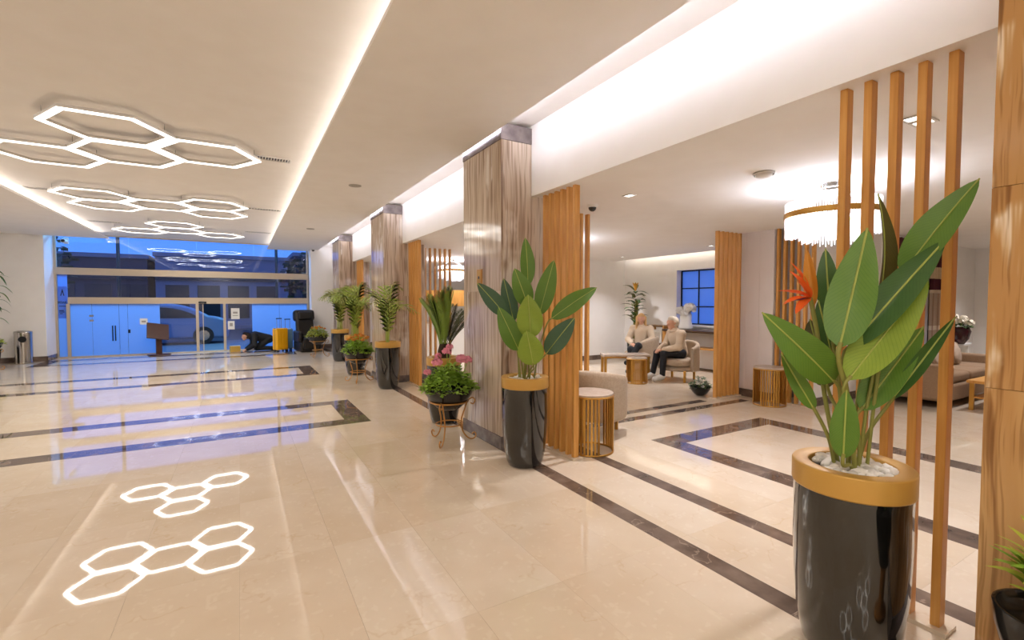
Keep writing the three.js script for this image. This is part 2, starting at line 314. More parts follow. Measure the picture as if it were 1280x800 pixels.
// ---------------------------------------------------------------- glass entrance
{
  const w = structure('window_1', 'tall glass entrance front with two wide metal transoms', 'window');
  const z = ZF, X0 = -4.28, X1 = 1.98, y1 = 1.46, y2 = 1.64, y3 = 2.25, y4 = 2.44, top = HT;
  part('transom', box(X0, X1, y3, y4, z - 0.06, z + 0.06), M.steel, w); part('transom', box(-4.02, X1, y1, y2, z - 0.05, z + 0.05), M.steel, w);
  part('head_frame', box(X0, X1, top - 0.03, top + 0.05, z - 0.04, z + 0.04), M.steel, w); part('jamb', box(X0, X0 + 0.05, 0, top, z - 0.04, z + 0.04), M.steel, w); part('jamb', box(X1 - 0.05, X1, 0, top, z - 0.04, z + 0.04), M.steel, w);
  part('threshold', box(X0, X1, 0, 0.03, z - 0.06, z + 0.06), M.steel, w);
  const topCuts = [X0 + 0.05, -2.7, -1.1, 0.4, X1 - 0.05], g = 0.004;
  for (let i = 0; i < 4; i++) { part('pane', box(topCuts[i] + g, topCuts[i + 1] - g, y4, top - 0.03, z - 0.005, z + 0.005), M.glass, w); part('pane', box(topCuts[i] + g, topCuts[i + 1] - g, y2, y3, z - 0.005, z + 0.005), M.glass, w); }
  const low = [[X0 + 0.05, -4.02, 'f'], [-4.02, -3.54, 'f'], [-3.54, -2.96, 'f'], [-2.96, -2.77, 'f'], [-2.77, -2.03, 'f'], [-2.03, -1.12, 'c'], [-0.42, 0.32, 'c'], [0.32, 1.1, 'f'], [1.1, X1 - 0.05, 'f']];
  for (const [a, b, k] of low) part('pane', box(a + g, b - g, 0.03, y1, z - 0.006, z + 0.006), k === 'f' ? M.frosted : M.glass, w);
  part('pane', box(-4.22, -4.03, y1, y3, z - 0.01, z + 0.002), M.frosted, w);
  for (const x of [-4.02, -1.12, -0.42]) part('mullion', box(x - 0.035, x + 0.035, 0, y1, z - 0.045, z + 0.045), M.steel, w);
  const d = structure('door_1', 'clear sliding glass door leaf at the entrance', 'door');
  part('leaf', box(-1.08, -0.98, 0.03, y1 - 0.02, z + 0.015, z + 0.027), M.glass, d); part('edge', box(-0.985, -0.965, 0.03, y1 - 0.02, z + 0.012, z + 0.03), M.steel, d);
  const d2 = structure('door_2', 'frosted glass hinged door with twin bar handles', 'door');
  for (const x of [-3.1, -3.04]) part('handle', tube([[x, 0.42, z + 0.05], [x, 0.62, z + 0.055], [x, 0.85, z + 0.05]], 0.014, 8, 8), M.darkPlastic, d2);
  for (const y of [1.0, 1.13]) part('hinge', rbox(0.09, 0.05, 0.03, 0.006, -3.55, y, z + 0.02), M.chrome, d2);
  part('lock', rbox(0.05, 0.1, 0.03, 0.006, -2.74, 0.68, z + 0.02), M.darkPlastic, d2);
  const s = thing('door_sensor', 'black motion sensor above the sliding door', 'sensor', [-0.98, 1.5, z + 0.05]);
  part('housing', rbox(0.2, 0.06, 0.06, 0.02, 0, 0, 0.03), M.darkPlastic, s); part('lens', rbox(0.1, 0.03, 0.01, 0.004, 0, -0.005, 0.065), M.black, s);
  const p = (x0, x1, y0, y1, label, marks) => { const t = thing('paper_notice', label, 'notice', [(x0 + x1) / 2, (y0 + y1) / 2, z + 0.009]); part('sheet', rbox(x1 - x0, y1 - y0, 0.003, 0.001), M.white, t); for (const [mx, my, mw, mh] of marks) part('print', rbox(mw, mh, 0.002, 0.0005, mx, my, 0.0025), M.grey, t); };
  p(-0.25, -0.02, 0.98, 1.32, 'white paper notice taped high on the clear entrance glass', [[0, 0.03, 0.12, 0.06], [0, -0.06, 0.14, 0.02]]);
  p(-0.34, -0.16, 0.66, 0.92, 'white paper notice taped low on the clear entrance glass', [[0, 0.02, 0.08, 0.1]]);
  p(-2.5, -2.32, 0.86, 1.04, 'small paper notice on the frosted glass above the sign stand', [[0, 0, 0.1, 0.05]]);
}
{ // printed strip sign on the narrow frosted pane: dark lettering
  const cv = document.createElement('canvas'); cv.width = 128; cv.height = 512; const c = cv.getContext('2d');
  c.fillStyle = '#ffffff'; c.fillRect(0, 0, 128, 512); c.fillStyle = '#1c2a55'; c.textAlign = 'center'; c.textBaseline = 'middle';
  c.font = 'bold 58px sans-serif'; c.fillText('Hint.', 64, 256); c.fillRect(14, 312, 100, 10); c.fillRect(14, 380, 62, 14); c.fillRect(14, 404, 70, 12); c.fillRect(20, 430, 40, 12); c.lineWidth = 12; c.strokeStyle = '#1c2a55'; c.beginPath(); c.moveTo(40, 150); c.lineTo(64, 60); c.lineTo(84, 150); c.stroke();
  const tx = new THREE.CanvasTexture(cv); tx.colorSpace = THREE.SRGBColorSpace;
  const t = thing('banner_sign', 'narrow banner sign with dark lettering on the entrance glass by the cream wall', 'sign', [-4.13, 1.5, ZF + 0.012]);
  part('banner', new THREE.BoxGeometry(0.19, 0.86, 0.004), std({ map: tx, color: hex('#7fb4f0'), transmission: 0.6, roughness: 0.95, thickness: 0 }), t);
}

// ---------------------------------------------------------------- outside: pavement, street, buildings, cars
{
  const g = structure('street', 'dusk street outside the glass entrance', 'street');
  part('pavement', box(-16, 16, -0.14, -0.02, -22, ZF - 0.06), std({ color: hex('#6f6f76'), roughness: 0.8 }), g);
  part('road', box(-40, 40, -0.3, -0.16, -33, -22), std({ color: hex('#2b2c33'), roughness: 0.6 }), g);
  part('kerb', box(-40, 40, -0.2, -0.04, -22.15, -22), std({ color: hex('#80808a'), roughness: 0.8 }), g);
  part('pavement', box(-40, 40, -0.2, -0.08, -37, -33), std({ color: hex('#5c5c64'), roughness: 0.8 }), g);
  const wm = [std({ color: hex('#6d6a72'), roughness: 0.9 }), std({ color: hex('#4a4850'), roughness: 0.9 }), std({ color: hex('#87828a'), roughness: 0.9 })];
  const dark = std({ color: hex('#15161c'), roughness: 0.3 });
  for (const [x0, x1, h, m, lab] of [[-26, -14, 4.6, 0, 'long grey shop building across the street'], [-13.6, -5, 4.3, 1, 'low dark shop across the street'], [-4.6, 3, 4.5, 2, 'pale grey building across the street from the entrance'], [3.4, 14, 4.9, 1, 'dark flat roofed building across the street past the massage chair']]) {
    const b = thing('building', lab, 'building', [(x0 + x1) / 2, -0.08, -37]); const w = x1 - x0;
    part('wall', box(-w / 2, w / 2, 0, h, -6, 0), wm[m], b); part('cornice', box(-w / 2 - 0.1, w / 2 + 0.1, h, h + 0.25, -6, 0.15), wm[2], b); part('fascia', box(-w / 2, w / 2, 3, 3.5, 0, 0.2), dark, b);
    for (let x = -w / 2 + 0.5; x < w / 2 - 1.2; x += 1.7) for (let f = 0; f < 1; f++) {
      const y = f ? 0.6 + f * 3.2 : 0.5, o = part('window_pane', box(x, x + 1.25, y, y + (f ? 1.5 : 2.2), 0, 0.04), dark, b);
    }
  }
  // parked cars
  const body = new THREE.Shape(); body.moveTo(-2.1, 0.35); body.lineTo(-2.12, 0.75); body.bezierCurveTo(-2.0, 0.95, -1.6, 0.98, -1.2, 1.0); body.bezierCurveTo(-0.8, 1.35, -0.5, 1.47, 0, 1.48); body.bezierCurveTo(0.7, 1.48, 1.1, 1.3, 1.5, 1.02); body.bezierCurveTo(1.9, 0.98, 2.1, 0.9, 2.12, 0.6); body.lineTo(2.08, 0.35); body.closePath();
  const cab = new THREE.Shape(); cab.moveTo(-1.0, 1.02); cab.bezierCurveTo(-0.7, 1.3, -0.4, 1.4, 0, 1.41); cab.bezierCurveTo(0.5, 1.41, 0.9, 1.28, 1.25, 1.02); cab.closePath();
  const carA = thing('parked_car', 'pale parked car outside the sliding door', 'car', [-2.6, -0.02, -21.1], 0.1);
  part('body', new THREE.ExtrudeGeometry(body, { depth: 1.5, bevelSize: 0.08, bevelThickness: 0.1, bevelSegments: 2, steps: 1 }).translate(0, -0.06, -0.75), std({ color: hex('#66738f'), roughness: 0.25, clearcoat: 1 }), carA);
  for (const s of [-1, 1]) part('side_window', new THREE.ExtrudeGeometry(cab, { depth: 0.01, bevelEnabled: false }).translate(0, -0.06, s * 0.855 - 0.005), dark, carA);
  for (const x of [-1.35, 1.35]) for (const s of [-1, 1]) { const wl = part('wheel', new THREE.CylinderGeometry(0.32, 0.32, 0.2, 24).rotateX(Math.PI / 2).translate(x, 0.32, s * 0.76), M.darkPlastic, carA); part('rim', new THREE.CylinderGeometry(0.19, 0.19, 0.21, 12).rotateX(Math.PI / 2).translate(x, 0.32, s * 0.765), M.chrome, wl); }
  copyOf(carA, [3.4, -0.18, -24.6], Math.PI + 0.1, 'pale parked car on the road past the pavement');
  copyOf(carA, [-8.6, -0.18, -24.8], 0.05, 'pale parked car on the road outside the frosted panes');
  // street tree
  for (const [x, z, s, lab] of [[-6.4, -23.2, 1, 'street tree outside the frosted entrance panes'], [2.6, -23.2, 0.9, 'street tree outside behind the massage chair']]) {
    const t = thing('street_tree', lab, 'tree', [x, -0.1, z], 0, 'street trees'); part('trunk', tube([[0, -0.1, 0], [0.05, 1.2, 0], [0, 2.6 * s, 0.05]], 0.12, 8, 8), std({ color: hex('#3c342c') }), t);
    const gs = []; for (let i = 0; i < 420; i++) { const a = rr(0, 6.28), q = Math.acos(rr(-0.8, 1)), r = rr(0.5, 1.25) * s; const l = new THREE.PlaneGeometry(0.22, 0.12).rotateX(rr(0, 3)).rotateY(rr(0, 6)); gs.push(l.translate(r * Math.sin(q) * Math.cos(a), 3.0 * s + r * Math.cos(q), r * Math.sin(q) * Math.sin(a))); }
    stuff(part('foliage', merge(gs), std({ color: hex('#2c3c26'), roughness: 0.8 }), t));
  }
}
{ // street lamps added outside to brighten the frosted glass
  for (const [x, lab] of [[-3.4, 'added street lamp brightening the frosted panes with the door'], [1.2, 'added street lamp brightening the frosted pane behind the suitcase']]) {
    const t = thing('added_street_lamp', lab, 'lamp', [x, -0.02, -19.6]);
    part('post', tube([[0, 0, 0], [0, 2, 0], [0, 4, 0], [0, 4.3, 0.25], [0, 4.35, 0.7]], 0.05, 20, 8), M.darkPlastic, t); part('base', lathe([[0, 0], [0.14, 0], [0.12, 0.2], [0.06, 0.3]], 16), M.darkPlastic, t);
    part('lamp_head', rbox(0.3, 0.06, 0.5, 0.02, 0, 4.33, 0.9), M.lampBody, t);
    const e = part('lamp_glass', rbox(0.24, 0.02, 0.42, 0.008, 0, 4.29, 0.9), std({ color: hex('#ffffff'), emissive: new THREE.Color().setRGB(0.5, 0.75, 1), emissiveIntensity: 3 }), t);
    scene.add(rect(0.24, 0.42, [x, 4.25, -18.7], [x, 0.6, -17.3], 'street'));
  }
}

// ---------------------------------------------------------------- hexagon lamps
const HEX = 0.555;
{
  const inner = HEX - 0.075, sh = new THREE.Shape(), ho = new THREE.Path();
  for (let i = 0; i < 6; i++) { const a = i * Math.PI / 3, c = Math.cos(a), s = Math.sin(a), ro = HEX - 0.004; i ? sh.lineTo(c * ro, s * ro) : sh.moveTo(ro, 0); i ? ho.lineTo(c * inner, s * inner) : ho.moveTo(inner, 0); }
  sh.closePath(); ho.closePath(); sh.holes.push(ho);
  const bodyG = new THREE.ExtrudeGeometry(sh, { depth: 0.03, bevelEnabled: false }).rotateX(-Math.PI / 2), glowG = new THREE.ExtrudeGeometry(sh, { depth: 0.006, bevelEnabled: false }).rotateX(-Math.PI / 2);
  const dx = 1.5 * HEX, dz = Math.sqrt(3) / 2 * HEX;
  const lamps = [
    ['four-cell hexagon ceiling lamp on the far side of the five-cell lamp from the entrance', -1.12, -7.18, [[0, 2], [0, 0], [1, 1], [-1, -1]]],
    ['five-cell hexagon ceiling lamp between two four-cell lamps', -1.215, -10.62, [[0, 0], [-1, 1], [-1, -1], [1, 1], [1, -1]]],
    ['four-cell hexagon ceiling lamp next to the glass entrance', -1.25, -14.1, [[0, 0], [0, 2], [-1, -1], [1, -1]]],
    ['unseen hexagon ceiling lamp of five white cells added at the start of the lobby', -1.12, 0.6, [[0, 0], [-1, 1], [-1, -1], [1, 1], [1, -1]]],  // this lamp and the next are out of view, added to light the near lobby
    ['unseen hexagon ceiling lamp of four white cells added at the rear of the lobby', -1.12, 3.6, [[0, 0], [0, 2], [-1, -1], [1, -1]]],
  ];
  for (const [label, cx, cz, cells] of lamps) {
    const t = thing('hexagon_lamp', label, 'lamp', [cx, 3.25, cz], 0, 'hexagon lamps in the ceiling tray');
    for (const [i, j] of cells) {
      const x = i * dx, z = j * dz, b = part('hexagon_cell', bodyG, M.lampBody, t, [x, 0.0065, z]);
      part('glow_face', glowG, M.lamp, b, [0, -0.0065, 0]);
      for (let k = 0; k < 2; k++) part('hanger_wire', new THREE.CylinderGeometry(0.0025, 0.0025, 0.08, 6).translate((k ? 1 : -1) * HEX * 0.85, 0.07, 0.1), M.wire, b);
      for (let k = 0; k < 6; k++) {
        const a = (k + 0.5) * Math.PI / 3, r = (HEX - 0.0395) * Math.cos(Math.PI / 6), l = new THREE.RectAreaLight(new THREE.Color().setRGB(...LIGHT.hex[1]), LIGHT.hex[0], HEX - 0.06, 0.06);
        l.position.set(x + r * Math.cos(a), -0.003, z - r * Math.sin(a)); l.rotation.set(-Math.PI / 2, 0, 0); l.rotation.order = 'YXZ'; l.rotation.y = a - Math.PI / 2; l.name = 'hexagon_glow'; t.add(l);
      }
    }
  }
}
// ceiling fittings
function grille(x, z, w, label) {
  const t = thing('ceiling_grille', label, 'vent', [x, HT, z], 0, 'ceiling grilles'); part('frame', merge([box(-w / 2, w / 2, -0.012, 0, -0.08, -0.065), box(-w / 2, w / 2, -0.012, 0, 0.065, 0.08), box(-w / 2, -w / 2 + 0.015, -0.012, 0, -0.065, 0.065), box(w / 2 - 0.015, w / 2, -0.012, 0, -0.065, 0.065)]), M.lampBody, t);
  part('recess', box(-w / 2 + 0.015, w / 2 - 0.015, -0.003, 0, -0.065, 0.065), M.darkPlastic, t);
  for (let i = 0; i < 12; i++) part('louvre', new THREE.BoxGeometry(0.016, 0.006, 0.13), M.lampBody, t, [-w / 2 + 0.03 + i * (w - 0.06) / 11, -0.008, 0], [0, 0, 0.5]);
}
grille(0.4, -6.87, 0.42, 'ceiling grille touching the four-cell lamp away from the entrance'); grille(0.45, -10.65, 0.6, 'ceiling grille at the column end of the five cell lamp'); grille(-2.75, -10.5, 0.42, 'ceiling grille at the wall end of the five cell lamp');
grille(0.45, -14.2, 0.6, 'ceiling grille at the column end of the entrance lamp'); grille(-2.65, -14.1, 0.6, 'ceiling grille at the wall end of the entrance lamp');
function disc(name, label, cat, x, y, z, m) { const t = thing(name, label, cat, [x, y, z]); part('trim_ring', lathe([[0.05, -0.004], [0.052, -0.012], [0.085, -0.008], [0.09, 0]], 24), M.grey, t); part('cap', lathe([[0.0001, -0.006], [0.052, -0.006]], 24), m ?? M.lampBody, t); return t; }
disc('unlit_downlight', 'unlit round grey downlight in the border between tray and grey brown column', 'unlit_light', 1.48, HS, -7.11, M.grey); disc('unlit_downlight', 'unlit round grey downlight in the border closer to the entrance', 'unlit_light', 1.44, HS, -11.77, M.grey);  // small round downlights of the border, switched off
{ const t = thing('smoke_detector', 'white round smoke detector on the lounge ceiling', 'detector', [3.87, HL, -2.41]); part('base', lathe([[0.0001, 0], [0.085, 0], [0.085, -0.015], [0.08, -0.02]].reverse(), 28), M.lampBody, t); part('dome', lathe([[0.0001, -0.045], [0.04, -0.042], [0.062, -0.03], [0.066, -0.018]], 28), M.white, t); }
function dome(label, x, y, z) { const t = thing('dome_camera', label, 'camera', [x, y, z]); part('mount', lathe([[0.0001, -0.03], [0.055, -0.03], [0.06, -0.01], [0.06, 0]], 24), M.white, t); part('dome', new THREE.SphereGeometry(0.045, 20, 10, 0, Math.PI * 2, Math.PI / 2, Math.PI / 2).translate(0, -0.03, 0), M.black, t); }
dome('dome camera on the lounge ceiling beside the slat screen', 3.46, HL, -4.16); dome('dome camera on the border ceiling by the entrance', 2.05, HS, -16.2);
{ const t = thing('bullet_camera', 'white bullet camera in the top corner of the glass entrance', 'camera', [-4.0, 3.1, ZF + 0.06]); part('bracket', rbox(0.1, 0.16, 0.06, 0.01, 0, 0.05, 0.02), M.white, t); part('barrel', new THREE.CylinderGeometry(0.05, 0.05, 0.26, 16).rotateX(Math.PI / 2).translate(0, 0.02, 0.17), M.white, t); part('lens', new THREE.CylinderGeometry(0.04, 0.04, 0.01, 16).rotateX(Math.PI / 2).translate(0, 0.02, 0.302), M.black, t); }
function downlight(x, z, label, n = 1, k = 1) {
  const t = thing('downlight', label, 'light', [x, HL, z], 0, 'square lounge downlights'), w = 0.1;
  for (let i = 0; i < n; i++) {
    const o = i * 0.12;
    part('trim', merge([box(-w / 2 + o, w / 2 + o, -0.008, 0, -0.06, -0.045), box(-w / 2 + o, w / 2 + o, -0.008, 0, 0.045, 0.06), box(-w / 2 + o, -w / 2 + 0.012 + o, -0.008, 0, -0.045, 0.045), box(w / 2 - 0.012 + o, w / 2 + o, -0.008, 0, -0.045, 0.045)]), M.lampBody, t);
    part('lamp_face', box(-w / 2 + 0.012 + o, w / 2 - 0.012 + o, -0.004, 0, -0.045, 0.045), M.lamp, t);
    const s = new THREE.SpotLight(new THREE.Color().setRGB(...LIGHT.spot[1]), LIGHT.spot[0] * k / n, 0, 0.95, 0.7); s.position.set(o, -0.015, 0); s.target.position.set(o, -2, 0); s.castShadow = true; s.shadow.radius = 2; t.add(s, s.target);
  }
}
downlight(3.48, -3.6, 'square downlight above the gold side table'); downlight(3.5, -1.25, 'twin square downlight behind the wide slat screen', 2);
downlight(8.01, -8.5, 'square downlight above the tall plant by the lounge back wall'); downlight(7.92, -5.97, 'square downlight above the woman in the armchair'); downlight(6.25, -14.19, 'square downlight deep in the lounge past the cycad');
downlight(5.9, -7.9, 'square downlight above the lounge floor by the coffee table'); downlight(5.4, -10.2, 'square downlight above the curved counter'); downlight(9.6, -2.2, 'square downlight above the brown sofa'); downlight(7.0, -1.2, 'square downlight in the open lounge by the brown sofa'); downlight(5.2, 0.8, 'square downlight at the near end of the lounge'); downlight(11.6, -2.6, 'square downlight by the striped curtain');

// ---------------------------------------------------------------- chandeliers
{
  const t = thing('chandelier', 'round crystal chandelier with gold band behind the five well spaced slats', 'chandelier', [4.75, 0, -2.3], 0, 'crystal chandeliers in the lounge'), R = 0.38;
  part('canopy', lathe([[0.0001, HL - 0.04], [0.09, HL - 0.04], [0.1, HL]], 24), M.chrome, t);
  part('gold_band', lathe([[R - 0.004, 2.29], [R + 0.004, 2.29], [R + 0.004, 2.34], [R - 0.004, 2.34], [R - 0.004, 2.29]], 48), M.gold, t);
  for (let i = 0; i < 4; i++) { const a = i * Math.PI / 2 + 0.4; part('rod', tube([[0.06 * Math.cos(a), HL - 0.03, 0.06 * Math.sin(a)], [R * 0.6 * Math.cos(a), 2.48, R * 0.6 * Math.sin(a)], [R * Math.cos(a), 2.335, R * Math.sin(a)]], 0.006, 8, 6), M.chrome, t); }
  const tier = (r, y0, y1, n, jag) => { const gs = []; for (let i = 0; i < n; i++) { const a = i / n * Math.PI * 2, b = y0 - jag * rnd(); gs.push(new THREE.CylinderGeometry(0.0075, 0.006, y1 - b, 5).translate(r * Math.cos(a), (y1 + b) / 2, r * Math.sin(a))); } return merge(gs); };
  stuff(part('upper_crystals', tier(R - 0.012, 2.34, 2.43, 110, 0), M.crystal, t)); stuff(part('lower_crystals', tier(R - 0.012, 2.14, 2.3, 110, 0.04), M.crystal, t)); stuff(part('inner_crystals', tier(R * 0.6, 2.08, 2.28, 60, 0.04), M.crystal, t));
  const ring = part('light_ring', new THREE.TorusGeometry(R * 0.8, 0.012, 8, 40).rotateX(Math.PI / 2).translate(0, 2.33, 0), std({ color: hex('#ffffff'), emissive: new THREE.Color().setRGB(0.96, 0.97, 1), emissiveIntensity: 8 }), t);
  for (let i = 0; i < 5; i++) { const a = i / 5 * 6.283 + 0.3, p = new THREE.PointLight(new THREE.Color().setRGB(...LIGHT.chandelier[1]), LIGHT.chandelier[0] / 5); p.position.set(R * 0.5 * Math.cos(a), 2.36, R * 0.5 * Math.sin(a)); p.castShadow = true; p.shadow.radius = 2; t.add(p); }
  copyOf(t, [4.75, 0, -6.77], 0.2, 'round crystal chandelier hidden mostly by the slat screen'); copyOf(t, [4.75, 0, -11.24], 0.5, 'round crystal chandelier above the curved counter past the cycad');
}

// ---------------------------------------------------------------- plants
function blade(b, t, nrm, w, bend = 0.1, fold = 0.25, nu = 14, nv = 6, shape = 0.8) {   // a leaf from base b to tip t
  const B = V(...b), Tt = V(...t), d = Tt.clone().sub(B), L = d.length(); d.normalize();
  const side = new THREE.Vector3().crossVectors(d, V(...nrm)).normalize(), up = new THREE.Vector3().crossVectors(side, d).normalize();
  const pos = [], uv = [], idx = [], mid = [];
  for (let i = 0; i <= nu; i++) {
    const u = i / nu, c = B.clone().addScaledVector(d, u * L).addScaledVector(up, bend * L * Math.sin(Math.PI * u)), half = w / 2 * Math.pow(Math.sin(Math.PI * Math.pow(u, shape)), 0.72) + (i === 0 ? 0.004 : 0);
    mid.push(c.clone());
    for (let j = 0; j <= nv; j++) { const s = j / nv * 2 - 1, q = c.clone().addScaledVector(side, half * s).addScaledVector(up, fold * half * Math.abs(s) + 0.03 * half * Math.sin(9 * u + s * 3)); pos.push(q.x, q.y, q.z); uv.push((s + 1) / 2, u); }
  }
  for (let i = 0; i < nu; i++) for (let j = 0; j < nv; j++) { const a = i * (nv + 1) + j, e = a + nv + 1; idx.push(a, e, a + 1, a + 1, e, e + 1); }
  const g = new THREE.BufferGeometry(); g.setAttribute('position', new THREE.Float32BufferAttribute(pos, 3)); g.setAttribute('uv', new THREE.Float32BufferAttribute(uv, 2)); g.setIndex(idx); g.computeVertexNormals();
  return [g, mid, up];
}
const POT = { outer: [[0.0001, 0], [0.135, 0], [0.158, 0.012], [0.172, 0.05], [0.192, 0.16], [0.205, 0.32], [0.211, 0.5], [0.211, 0.72]], rim: [[0.205, 0.72], [0.216, 0.722], [0.219, 0.73], [0.219, 0.812], [0.214, 0.82], [0.16, 0.818], [0.155, 0.812], [0.155, 0.76]] };
const potG = lathe(POT.outer, 48), rimG = lathe(POT.rim, 48), soilG = lathe([[0.0001, 0.79], [0.09, 0.79], [0.156, 0.782]], 24);
const pebG = [0, 1, 2, 3].map((k) => { const g = new THREE.IcosahedronGeometry(1, 1), p = g.attributes.position; for (let i = 0; i < p.count; i++) { const v = V(p.getX(i), p.getY(i), p.getZ(i)), f = 1 + 0.22 * Math.sin(v.x * 3 + k * 2) * Math.cos(v.z * 4 + k) ; p.setXYZ(i, v.x * f * 1.25, v.y * f * 0.7, v.z * f); } return toCreasedNormals(g, 0.7); });
function planter(name, label, x, z, pebbles = 0) {
  const t = thing(name, label, 'potted plant', [x, 0, z]);
  part('pot', potG, M.black, t); part('rim', rimG, M.goldPaint, t); part('soil', soilG, M.soil, t);
  for (let i = 0; i < pebbles; i++) { const a = rr(0, 6.283), r = 0.145 * Math.sqrt(rnd()), s = rr(0.014, 0.026); const m = part('pebble', pebG[i % 4], M.pebble[i % 3], t, [r * Math.cos(a), 0.795 + s * 0.3, r * Math.sin(a)], [rr(-0.4, 0.4), rr(0, 6), rr(-0.4, 0.4)]); m.scale.setScalar(s); }
  return t;
}
function bigLeaf(t, b, tip, w, mat, o = {}) {
  const [dx, dz] = o.n ?? [-t.position.x, -t.position.z], L = Math.hypot(dx, dz);
  const [g, mid, up] = blade(b, tip, [dx / L, 0.25, dz / L], w, o.bend ?? 0.06, o.fold ?? 0.22, 16, 8, o.shape ?? 0.75);
  const l = part('leaf', g, mat, t); part('midrib', new THREE.TubeGeometry(new THREE.CatmullRomCurve3(mid.map((p) => p.clone().addScaledVector(up, 0.001))), 16, 0.0035 * (o.rib ?? 1), 5), M.rib, l);
  const s = o.root ?? [b[0] * 0.22 + rr(-0.03, 0.03), 0.79, b[2] * 0.22 + rr(-0.03, 0.03)], B = V(...b), dir = V(...tip).sub(B).normalize();
  part('petiole', tube([s, [s[0] * 0.7 + b[0] * 0.3, s[1] + (b[1] - s[1]) * 0.5, s[2] * 0.7 + b[2] * 0.3], B.clone().addScaledVector(dir, -0.03), B.clone().addScaledVector(dir, 0.02)], 0.0075 * (o.rib ?? 1), 14, 6), M.stem, t);
}
{ // large strelitzia beside the golden column (leaf ends are relative to the rim centre)
  const t = planter('strelitzia_plant', 'strelitzia with an orange bird flower in a glossy black gold-rimmed planter', 2.24, -0.98, 95);
  const Y = 0.82, A = (b, tip, w, m, o) => bigLeaf(t, [b[0], b[1] + Y, b[2]], [tip[0], tip[1] + Y, tip[2]], w, m, o);
  A([-0.17, 0.5, 0.02], [-0.04, 0.98, 0.05], 0.168, M.leafMid, { bend: -0.03, rib: 1.3, shape: 0.7 });
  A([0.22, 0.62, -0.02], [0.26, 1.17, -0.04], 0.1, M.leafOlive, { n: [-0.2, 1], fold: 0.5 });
  A([0.04, 0.62, -0.12], [0.03, 0.92, -0.14], 0.09, M.leafDark);
  A([0.18, 0.8, 0.09], [0.25, 1.16, 0.3], 0.14, M.leafMid, { bend: 0.04, fold: 0.3, n: [-1, 0.1] });
  A([-0.05, 0.49, 0.0], [0.2, 0.93, 0.22], 0.13, M.leafDark, { bend: 0.05, fold: 0.4, rib: 1.3 });
  A([-0.14, 0.37, 0.04], [0.17, 0.78, 0.18], 0.16, M.leafBright, { bend: -0.05 });
  A([0.04, 0.22, 0.01], [0.2, 0.58, 0.16], 0.13, M.leafMid, { fold: 0.4, bend: -0.06 });
  A([0.15, 0.27, 0.08], [0.26, 0.62, 0.24], 0.06, M.leafDark, { fold: 0.6 });
  A([-0.1, 0.35, -0.03], [-0.42, 0.64, -0.15], 0.145, M.leafMid, { bend: 0.1 });
  A([-0.11, 0.22, -0.1], [-0.21, 0.46, -0.19], 0.07, M.leafMid, { fold: 0.4 });
  A([-0.14, 0.05, 0.03], [-0.15, 0.33, 0.04], 0.1, M.leafMid, { bend: 0.02 });
  A([0.08, 0.29, -0.14], [0.07, 0.6, -0.22], 0.14, M.leafOlive); A([0.04, 0.46, -0.11], [0.0, 0.69, -0.15], 0.08, M.leafDark);  // first leaf: shadow behind the centre leaf put into its olive colour
  A([0.16, 0.6, 0.06], [0.22, 0.88, 0.13], 0.12, M.leafMid, { fold: 0.35 });
  // bird flower
  const f = part('flower_stalk', tube([[-0.02, 0.79, -0.04], [-0.05, 1.1, -0.09], [-0.06, 1.36, -0.12], [-0.085, 1.52, -0.14]], 0.009, 16, 6), M.stem, t);
  part('spathe', blade([-0.07, 1.49, -0.13], [-0.1, 1.73, -0.15], [-0.9, 0.1, 0.3], 0.05, 0.02, 0.8)[0], M.beak, f);
  for (const [x, y, z, w] of [[-0.2, 1.55, -0.22, 0.045], [-0.22, 1.49, -0.18, 0.042], [-0.17, 1.64, -0.19, 0.04], [-0.19, 1.59, -0.14, 0.04], [-0.18, 1.45, -0.15, 0.04], [-0.14, 1.68, -0.2, 0.034]]) part('petal', blade([-0.085, 1.52, -0.14], [x, y, z], [0.3, 1, 0.2], w, 0.05, 0.5, 8, 4)[0], M.orangeBird, f);
  part('tongue', blade([-0.085, 1.52, -0.14], [-0.16, 1.505, -0.17], [0, 1, 0.2], 0.012, 0, 0.5, 6, 4)[0], std({ color: hex('#5a4f9c') }), f);
}
{
  const t = planter('strelitzia_plant', 'strelitzia without flowers in a black planter before the grey brown column', 2.265, -3.67, 26);
  const Y = 0.82, A = (b, tip, w, m, o) => bigLeaf(t, [b[0], b[1] + Y, b[2]], [tip[0], tip[1] + Y, tip[2]], w, m, o);
  A([0.07, 0.84, -0.06], [0.07, 1.29, -0.11], 0.14, M.leafMid, { n: [-0.4, 1] }); A([0.01, 0.64, 0.04], [-0.1, 0.99, -0.02], 0.18, M.leafMid); A([0.15, 0.56, 0.01], [0.31, 1.08, 0.02], 0.18, M.leafMid);
  A([0.22, 0.53, 0.11], [0.63, 0.82, 0.26], 0.17, M.leafMid, { bend: 0.1 }); A([0.14, 0.21, 0.14], [0.38, 0.54, 0.25], 0.19, M.leafBlue, { bend: 0.1 }); A([-0.14, 0.56, -0.11], [-0.37, 0.86, -0.24], 0.16, M.leafBlue);
  A([-0.02, 0.5, -0.17], [-0.08, 0.91, -0.26], 0.15, M.leafBlue); A([-0.07, 0.24, 0.01], [-0.24, 0.64, -0.07], 0.19, M.leafMid); A([-0.01, 0.36, 0.12], [-0.03, 0.75, 0.1], 0.235, M.leafBright, { bend: 0.02 }); A([-0.01, 0.12, 0.16], [-0.07, 0.43, 0.14], 0.23, M.leafBright, { bend: 0.02 });
}
